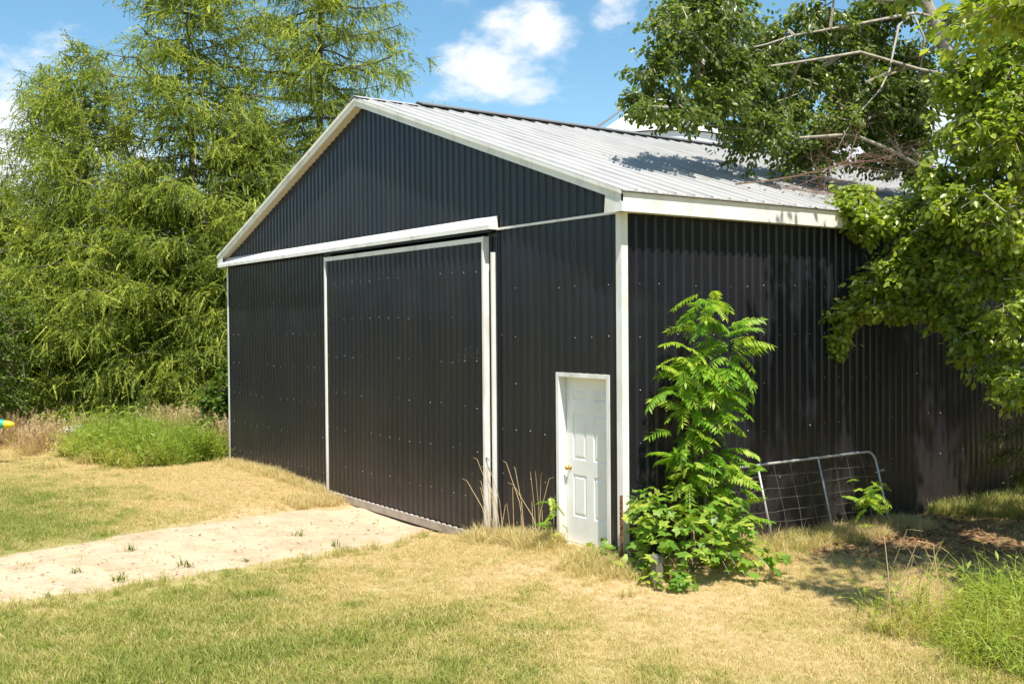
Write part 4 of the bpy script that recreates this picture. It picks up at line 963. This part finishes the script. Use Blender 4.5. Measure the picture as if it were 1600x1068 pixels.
# ------------------------------------------------------------------ grass (stuff, scattered by geometry nodes)
def blade_tuft(name, seed, nbl, rad, h, w, lean=.5, seg=2, m=None, leafy=0, seedhead=0):
    r = np.random.default_rng(seed); V = []; F3 = []; F4_ = []; T = []
    for b in range(nbl):
        a = r.uniform(0, 6.283); q = rad*math.sqrt(r.random()); p = np.array([q*math.cos(a), q*math.sin(a), -.01])
        a2 = r.uniform(0, 6.283); d = np.array([math.cos(a2), math.sin(a2), 0]); s = np.array([-d[1], d[0], 0])
        H_ = h*r.uniform(.55, 1.15); ln = lean*r.uniform(.2, 1.3); tn = r.random(); i0 = len(V); ww = w*r.uniform(.7, 1.2)
        for i in range(seg+1):
            t = i/seg; c = p+d*ln*H_*t*t+np.array([0, 0, H_*(t-.22*ln*t*t)])
            if i < seg: V += [c-s*ww*(1-.5*t), c+s*ww*(1-.5*t)]; T += [tn, tn]
            else: V.append(c); T.append(tn)
        for i in range(seg-1): F4_.append((i0+2*i, i0+2*i+1, i0+2*i+3, i0+2*i+2))
        F3.append((i0+2*seg-2, i0+2*seg-1, i0+2*seg))
        for k in range(leafy):
            t = r.uniform(.15, .95); c = p+d*ln*H_*t*t+np.array([0, 0, H_*(t-.22*ln*t*t)]); aa = r.uniform(0, 6.283); e = np.array([math.cos(aa), math.sin(aa), r.uniform(-.2, .5)]); g = np.cross(e, [0, 0, 1]); L = h*r.uniform(.12, .24)
            j = len(V); V += [c, c+e*L*.5+g*L*.13, c+e*L+np.array([0, 0, -.12*L]), c+e*L*.5-g*L*.13]; T += [min(tn+.25, 1)]*4; F3 += [(j, j+1, j+2), (j, j+2, j+3)]
        if seedhead and r.random() < seedhead:
            for k in range(7):
                c = p+d*ln*H_+np.array([0, 0, H_*(1-.22*ln)-k*.025*1.2]); e = r.normal(size=3)*.022; j = len(V); V += [c+e, c-e*.6+np.array([0, 0, .03]), c+np.array([.012, 0, -.02])]; T += [0.02]*3; F3.append((j, j+1, j+2))
    me = mesh_np(name, np.array(V), [np.array(F4_).reshape(-1, 4), np.array(F3)], vattrs={'tint': T}); me.materials.append(m); return me
def scatter(name, label, pts, greens, scales, templates, tilt=.15, kind='stuff', cat=None):
    col = bpy.data.collections.new(name+'_tufts')           # source tufts, used only by the geometry nodes
    for me in templates: col.objects.link(bpy.data.objects.new(me.name, me))
    n = len(pts); me = bpy.data.meshes.new(name); me.vertices.add(n); me.vertices.foreach_set('co', np.asarray(pts, np.float32).ravel())
    def at(nm, ty, arr, key='value'): a = me.attributes.new(nm, ty, 'POINT'); a.data.foreach_set(key, np.asarray(arr).ravel())
    at('green', 'FLOAT', np.asarray(greens, np.float32)); at('scl', 'FLOAT', np.asarray(scales, np.float32)); at('pick', 'INT', rng.integers(0, len(templates), n).astype(np.int32))
    at('rot', 'FLOAT_VECTOR', np.stack([rng.normal(size=n)*tilt, rng.normal(size=n)*tilt, rng.uniform(0, 6.283, n)], -1).astype(np.float32), 'vector')
    me.update(); o = link(bpy.data.objects.new(name, me))
    ng = bpy.data.node_groups.new(name, 'GeometryNodeTree'); ng.interface.new_socket('Geometry', in_out='INPUT', socket_type='NodeSocketGeometry'); ng.interface.new_socket('Geometry', in_out='OUTPUT', socket_type='NodeSocketGeometry')
    gi = ng.nodes.new('NodeGroupInput'); go = ng.nodes.new('NodeGroupOutput'); m2 = ng.nodes.new('GeometryNodeMeshToPoints'); ip = ng.nodes.new('GeometryNodeInstanceOnPoints'); ci = ng.nodes.new('GeometryNodeCollectionInfo')
    ci.inputs['Collection'].default_value = col; ci.inputs['Separate Children'].default_value = True; ci.inputs['Reset Children'].default_value = True
    ip.inputs['Pick Instance'].default_value = True
    def na(nm, dt): a = ng.nodes.new('GeometryNodeInputNamedAttribute'); a.data_type = dt; a.inputs[0].default_value = nm; return a.outputs['Attribute']
    ng.links.new(gi.outputs[0], m2.inputs[0]); ng.links.new(m2.outputs[0], ip.inputs['Points']); ng.links.new(ci.outputs[0], ip.inputs['Instance'])
    ng.links.new(na('pick', 'INT'), ip.inputs['Instance Index']); ng.links.new(na('rot', 'FLOAT_VECTOR'), ip.inputs['Rotation']); ng.links.new(na('scl', 'FLOAT'), ip.inputs['Scale'])
    ng.links.new(ip.outputs[0], go.inputs[0])
    md = o.modifiers.new('scatter', 'NODES'); md.node_group = ng
    return tag(o, label, cat, kind=kind)
LAWN = [blade_tuft('lawn_tuft', s, 26, .085, hh, .0024, ln, 2, M_lawn) for s, hh, ln in ((121, .034, 1.2), (122, .042, 1.0), (123, .050, .8), (124, .030, 1.6), (125, .060, .7))]
EDGE = [blade_tuft('edge_tuft', s, 26, .09, .20, .0036, .8, 3, M_lawn) for s in (131, 132, 133)]
WEED = [blade_tuft('weed_tuft', s, 20, .18, hh, .0058, ln, 3, M_weed, leafy=lf) for s, hh, ln, lf in ((141, .62, .6, 5), (142, .85, .7, 1), (143, .70, .9, 1), (144, .95, .5, 0))]
LONG = [blade_tuft('long_tuft', s, 20, .16, .58, .0058, 1.5, 4, M_weed, leafy=1) for s in (151, 152, 153)]
SEED = [blade_tuft('seed_tuft', s, 14, .12, .85, .0045, .35, 3, M_seed, seedhead=.8) for s in (161, 162, 163)]

def pts_on(x, y, dz=0): return np.stack([x, y, G(x, y)+dz], -1)
inbarn = lambda x, y, m=.03: (x > -BW-m) & (x < m) & (y > -m) & (y < BL+m)
# lawn: denser near the camera
def lawn():
    n = 560000
    x = rng.uniform(-25, 9, n); y = rng.uniform(-12, 10, n)
    d = np.hypot(x-CAM.x, y-CAM.y)
    ahead = (x-CAM.x)*Fv.x+(y-CAM.y)*Fv.y; lat = (x-CAM.x)*Rv.x+(y-CAM.y)*Rv.y
    keep = (ahead > 3) & (np.abs(lat) < .62*ahead+1.5) & ~inbarn(x, y) & ~((y > 0) & (x < -BW) & (y > 3))
    a_, b_ = drive_edges(y); dd = np.where(y < .05, np.minimum(x-a_, b_-x), -1)
    keep &= rng.random(n) < np.where(dd > -.25, .50*np.exp(-np.maximum(dd+.25, 0)/.26)*(.3+1.4*vnoise(x, y, 1.7))+.008, 1.0-.35*sstep(-.9, -.25, dd))
    dead = gauss(x, y, 2.2, 4.0, 1.7, 1.8)
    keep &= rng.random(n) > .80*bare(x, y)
    thin = np.clip(26/d, .55, 1.0); keep &= rng.random(n) < thin
    x, y = x[keep], y[keep]
    g = np.clip(greenness(x, y)+rng.normal(size=len(x))*.22-.12*gauss(x, y, 2.4, 3.6, 1.5, 1.8), 0, 1)
    sc = rng.uniform(.6, 1.25, len(x))*(.8+.7*fbm(x, y, .9))*(.55+.6*np.clip(greenness(x, y)+.25, 0, 1))
    scatter('lawn_grass', 'short dry lawn, tan by the barn and greener toward the front', pts_on(x, y), g, sc, LAWN, .2)
lawn()
RWEED = [blade_tuft('lawn_weed', s, 9, .05, .075, .006, 1.4, 2, M_weed, leafy=3) for s in (181, 182, 183)]
n = 6000; x = rng.uniform(-12, 6.5, n); y = rng.uniform(-8, 3.5, n); a_, b_ = drive_edges(y)
k = ~inbarn(x, y, .1) & ~((x > a_-.1) & (x < b_-.05)) & (rng.random(n) < .12+greenness(x, y)) & (fbm(x, y, .6) > .42)
scatter('lawn_weeds', 'small broad-leaved weeds dotted through the lawn', pts_on(x, y)[k], rng.uniform(.5, 1.0, int(k.sum())), rng.uniform(.5, 1.2, int(k.sum())), RWEED, .3)
DRY = [blade_tuft('dry_stem', s, 6, .06, .19, .0022, .9, 3, M_lawn) for s in (184, 185)]
n = 1500; x = rng.uniform(-12, 6.0, n); y = rng.uniform(-8, 3.0, n); k = ~inbarn(x, y, .1) & ~in_sand(x, y, -.1) & (fbm(x, y, .5) > .5)
scatter('dry_stems', 'thin dry grass stems missed by the mower', pts_on(x, y)[k], rng.uniform(0, .35, int(k.sum())), rng.uniform(.4, 1.0, int(k.sum())), DRY, .4)
def strip(n, fx, fy): return fx(rng.random(n)), fy(rng.random(n))
# uneven longer grass along the foot of the walls
ex, ey, eg, es = [], [], [], []
def addedge(x, y, g, s): ex.append(x); ey.append(y); eg.append(g); es.append(s)
n = 520; x = rng.uniform(-12.3, -7.4, n); addedge(x, -.06-np.abs(rng.normal(size=n))*.14, rng.uniform(0, .3, n), rng.uniform(.4, 1.0, n))
n = 420; x = rng.uniform(-2.75, -.9, n); addedge(x, -.12-np.abs(rng.normal(size=n))*.17, rng.uniform(0, .45, n), rng.uniform(.5, 1.2, n))
n = 60; x = rng.uniform(-1.0, -.2, n); addedge(x, -.15-np.abs(rng.normal(size=n))*.10, rng.uniform(0, .4, n), rng.uniform(.3, .6, n))
n = 220; addedge(rng.normal(size=n)*.3+.1, rng.normal(size=n)*.22-.30, rng.uniform(0, .5, n), rng.uniform(.4, .9, n))
n = 650; y = rng.uniform(.8, 5.2, n); addedge(.10+np.abs(rng.normal(size=n))*.30, y, rng.uniform(0, .7, n)*(y < 3.4)+.1, rng.uniform(.35, 1.1, n))
n = 1500; y = rng.uniform(6.0, 12.5, n); addedge(.06+rng.random(n)*2.1*sstep(5.5, 7.5, y), y, rng.uniform(.45, 1.0, n), rng.uniform(.5, 1.3, n))
n = 260; x = rng.uniform(-7.4, -6.6, n); addedge(x, -.15-rng.random(n)*.9, rng.uniform(0, .25, n), rng.uniform(.4, .9, n))
n = 120; y = rng.uniform(-6, -.4, n); addedge(drive_edges(y)[1]+rng.normal(size=n)*.12, y, rng.uniform(.2, .9, n), rng.uniform(.35, .8, n))
n = 110; y = rng.uniform(-7, -1.2, n); addedge(drive_edges(y)[0]+rng.normal(size=n)*.12, y, rng.uniform(.0, .7, n), rng.uniform(.3, .6, n))
x, y = np.concatenate(ex), np.concatenate(ey); k = ~inbarn(x, y, .03)
scatter('edge_grass', 'unmown dry grass along the foot of the barn walls', pts_on(x, y)[k], np.concatenate(eg)[k], np.concatenate(es)[k], EDGE, .25)
# lush weed patch left of the barn
n = 2600; x = rng.uniform(-19, -12.55, n); y = rng.uniform(-3.3, 2.0, n)
q = ((x+15.0)/2.9)**2+((y+.9)/1.75)**2; k = (q < .55+.9*fbm(x, y, .9)+.25*rng.random(len(x))**3) & (y < .6+.9*sstep(-14, -17, x))
x, y, q = x[k], y[k], q[k]
scatter('weed_patch', 'lush green knee-high weeds beside the left corner of the barn', pts_on(x, y), np.clip(.95-.55*sstep(.55, 1.1, q)+rng.normal(size=len(x))*.12-.3*sstep(-.7, -2.2, y)*rng.random(len(x)), 0, 1), rng.uniform(.5, 1.15, len(x))*(.40+1.25*fbm(x, y, 1.4))*(1.1-.5*sstep(.5, 1.2, q)), WEED, .35)
n = 500; x = rng.uniform(-17.5, -12.7, n); y = rng.uniform(-.6, 1.5, n); k = (fbm(x, y, .9) > .42)
scatter('seeding_stems', 'pinkish seed stems rising through the back of the weed patch', pts_on(x, y)[k], rng.uniform(0, .6, int(k.sum())), rng.uniform(.7, 1.2, int(k.sum())), SEED, .25)
# tall seeding grass behind and left of it
n = 4200; x = rng.uniform(-22, -14, n); y = rng.uniform(-6.5, 2.5, n); k = ((x < -17.0-.25*y) | (y > 1.1)) & (fbm(x, y, .7) > .34) & ~((x > -16.2) & (y < -2.5))
x, y = x[k], y[k]
scatter('seeding_grass', 'tall pinkish-brown seeding grass below the larches', pts_on(x, y), rng.uniform(0, .9, len(x)), rng.uniform(.5, 1.0, len(x))*(.5+.9*fbm(x, y, 1.3)), SEED, .28)
n = 1500; x = rng.uniform(-21, -13.5, n); y = rng.uniform(-5.6, -2.4, n); k = (fbm(x, y, .8) > .45) & ~((x > -17) & (y < -3.6)); x, y = x[k], y[k]
scatter('rough_grass', 'rough straw-coloured grass at the edge of the lawn', pts_on(x, y), rng.uniform(0, .4, len(x)), rng.uniform(.7, 1.5, len(x)), EDGE, .3)
# two clumps of long grass in the right foreground
def clump(cx, cy, sx, sy_, n, g0, g1, smin, smax, nm, label):
    x = cx+rng.normal(size=n)*sx; y = cy+rng.normal(size=n)*sy_
    o = scatter(nm, label, pts_on(x, y), rng.uniform(g0, g1, n), rng.uniform(smin, smax, n), LONG, .25, kind='stuff'); return o
clump(3.75, 1.95, .42, .40, 120, .45, 1.0, .45, 1.15, 'long_green_grass', 'long arching blue-green grass at the lower right edge')
clump(3.95, .95, .48, .34, 110, .15, .85, .35, .85, 'long_pale_grass', 'pale yellow-green grass flopping over the lawn at lower right')
clump(4.45, .7, .35, .35, 70, .5, .9, .4, .8, 'fringe_grass', 'mixed green grass fringe in the lower right corner')
st = tag(empty('dry_stalk_clump', (3.0, .95, gz(3.0, .95))), 'few thin dry stalks bending above the grass at lower right', 'weed')
for k in range(9):
    x0, y0 = r_.normal()*.18, r_.normal()*.22; L = r_.uniform(.5, .95); dx, dy = r_.normal()*.12, r_.normal()*.12
    MB().tube([(x0, y0, -.03), (x0+dx*.5*L, y0+dy*.5*L, L*.55), (x0+dx*1.5*L, y0+dy*1.5*L, L*.96), (x0+dx*2.6*L, y0+dy*2.6*L, L*.94)], [.004, .0035, .0028, .002], 4).build('stalk', M_straw, st)
# leaf litter under the trees by the gate
def litter():
    n = 2600; x = np.abs(rng.normal(size=n))*1.0+.15; y = rng.uniform(2.4, 8.0, n); keep = (x < 3.2)
    x, y = x[keep], y[keep]; pos = pts_on(x, y, .02); A = Acc()
    A.add(*stamp(LEAF[0], LEAF[1], pos, rotmats(np.stack([rng.normal(size=len(x)), rng.normal(size=len(x)), rng.normal(size=len(x))*.25], -1), (0, 0, 1), .35), rng.uniform(.04, .085, len(x)), rng.random(len(x))))
    tag(mobj('leaf_litter', A.mesh('leaf_litter'), leafmat('dead_leaf', (.17, .09, .045), (.33, .21, .115), .12, .8, spec=.1)), 'brown fallen leaves on the ground by the leaning gate', kind='stuff')
litter()
def debris():
    n = 520; y = rng.uniform(-7, -.3, n); a, b = drive_edges(y); x = a+(b-a)*rng.random(n); A = Acc()
    A.add(*stamp(LEAF[0]*np.array([1, .45, 1]), LEAF[1], pts_on(x, y, .035), rotmats(np.stack([rng.normal(size=n), rng.normal(size=n), rng.normal(size=n)*.3], -1), (0, 0, 1), .5), rng.uniform(.02, .075, n), rng.random(n)))
    tag(mobj('sand_debris', A.mesh('sand_debris'), leafmat('drive_debris', (.22, .16, .09), (.40, .32, .20), .1, .8, spec=.2)), 'bits of dead leaf and clod strewn over the bare sand', kind='stuff')
debris()
# small weeds rooted in the sand
SW = [blade_tuft('sand_weed', s, 14, .05, .14, .005, 1.1, 2, M_shrub, leafy=2) for s in (171, 172, 173)]
SPOT = [(-3.3, -3.2), (-3.25, -4.7), (-3.9, -5.0), (-3.05, -5.5), (-4.5, -2.0), (-3.5, -1.9), (-3.0, -2.5), (-3.45, -3.9), (-4.7, -4.2)]
for i, (x, y) in enumerate(SPOT):
    o = link(bpy.data.objects.new('sand_weed', SW[i % 3])); o.location = (x, y, gz(x, y)+.02); o.rotation_euler = (0, 0, i*1.7); s = .6+.6*((i*37) % 10)/10; o.scale = (s*1.3, s*1.3, s)
    tag(o, 'small green weed tuft rooted in the bare sand', 'weed', 'small weeds in the sand')
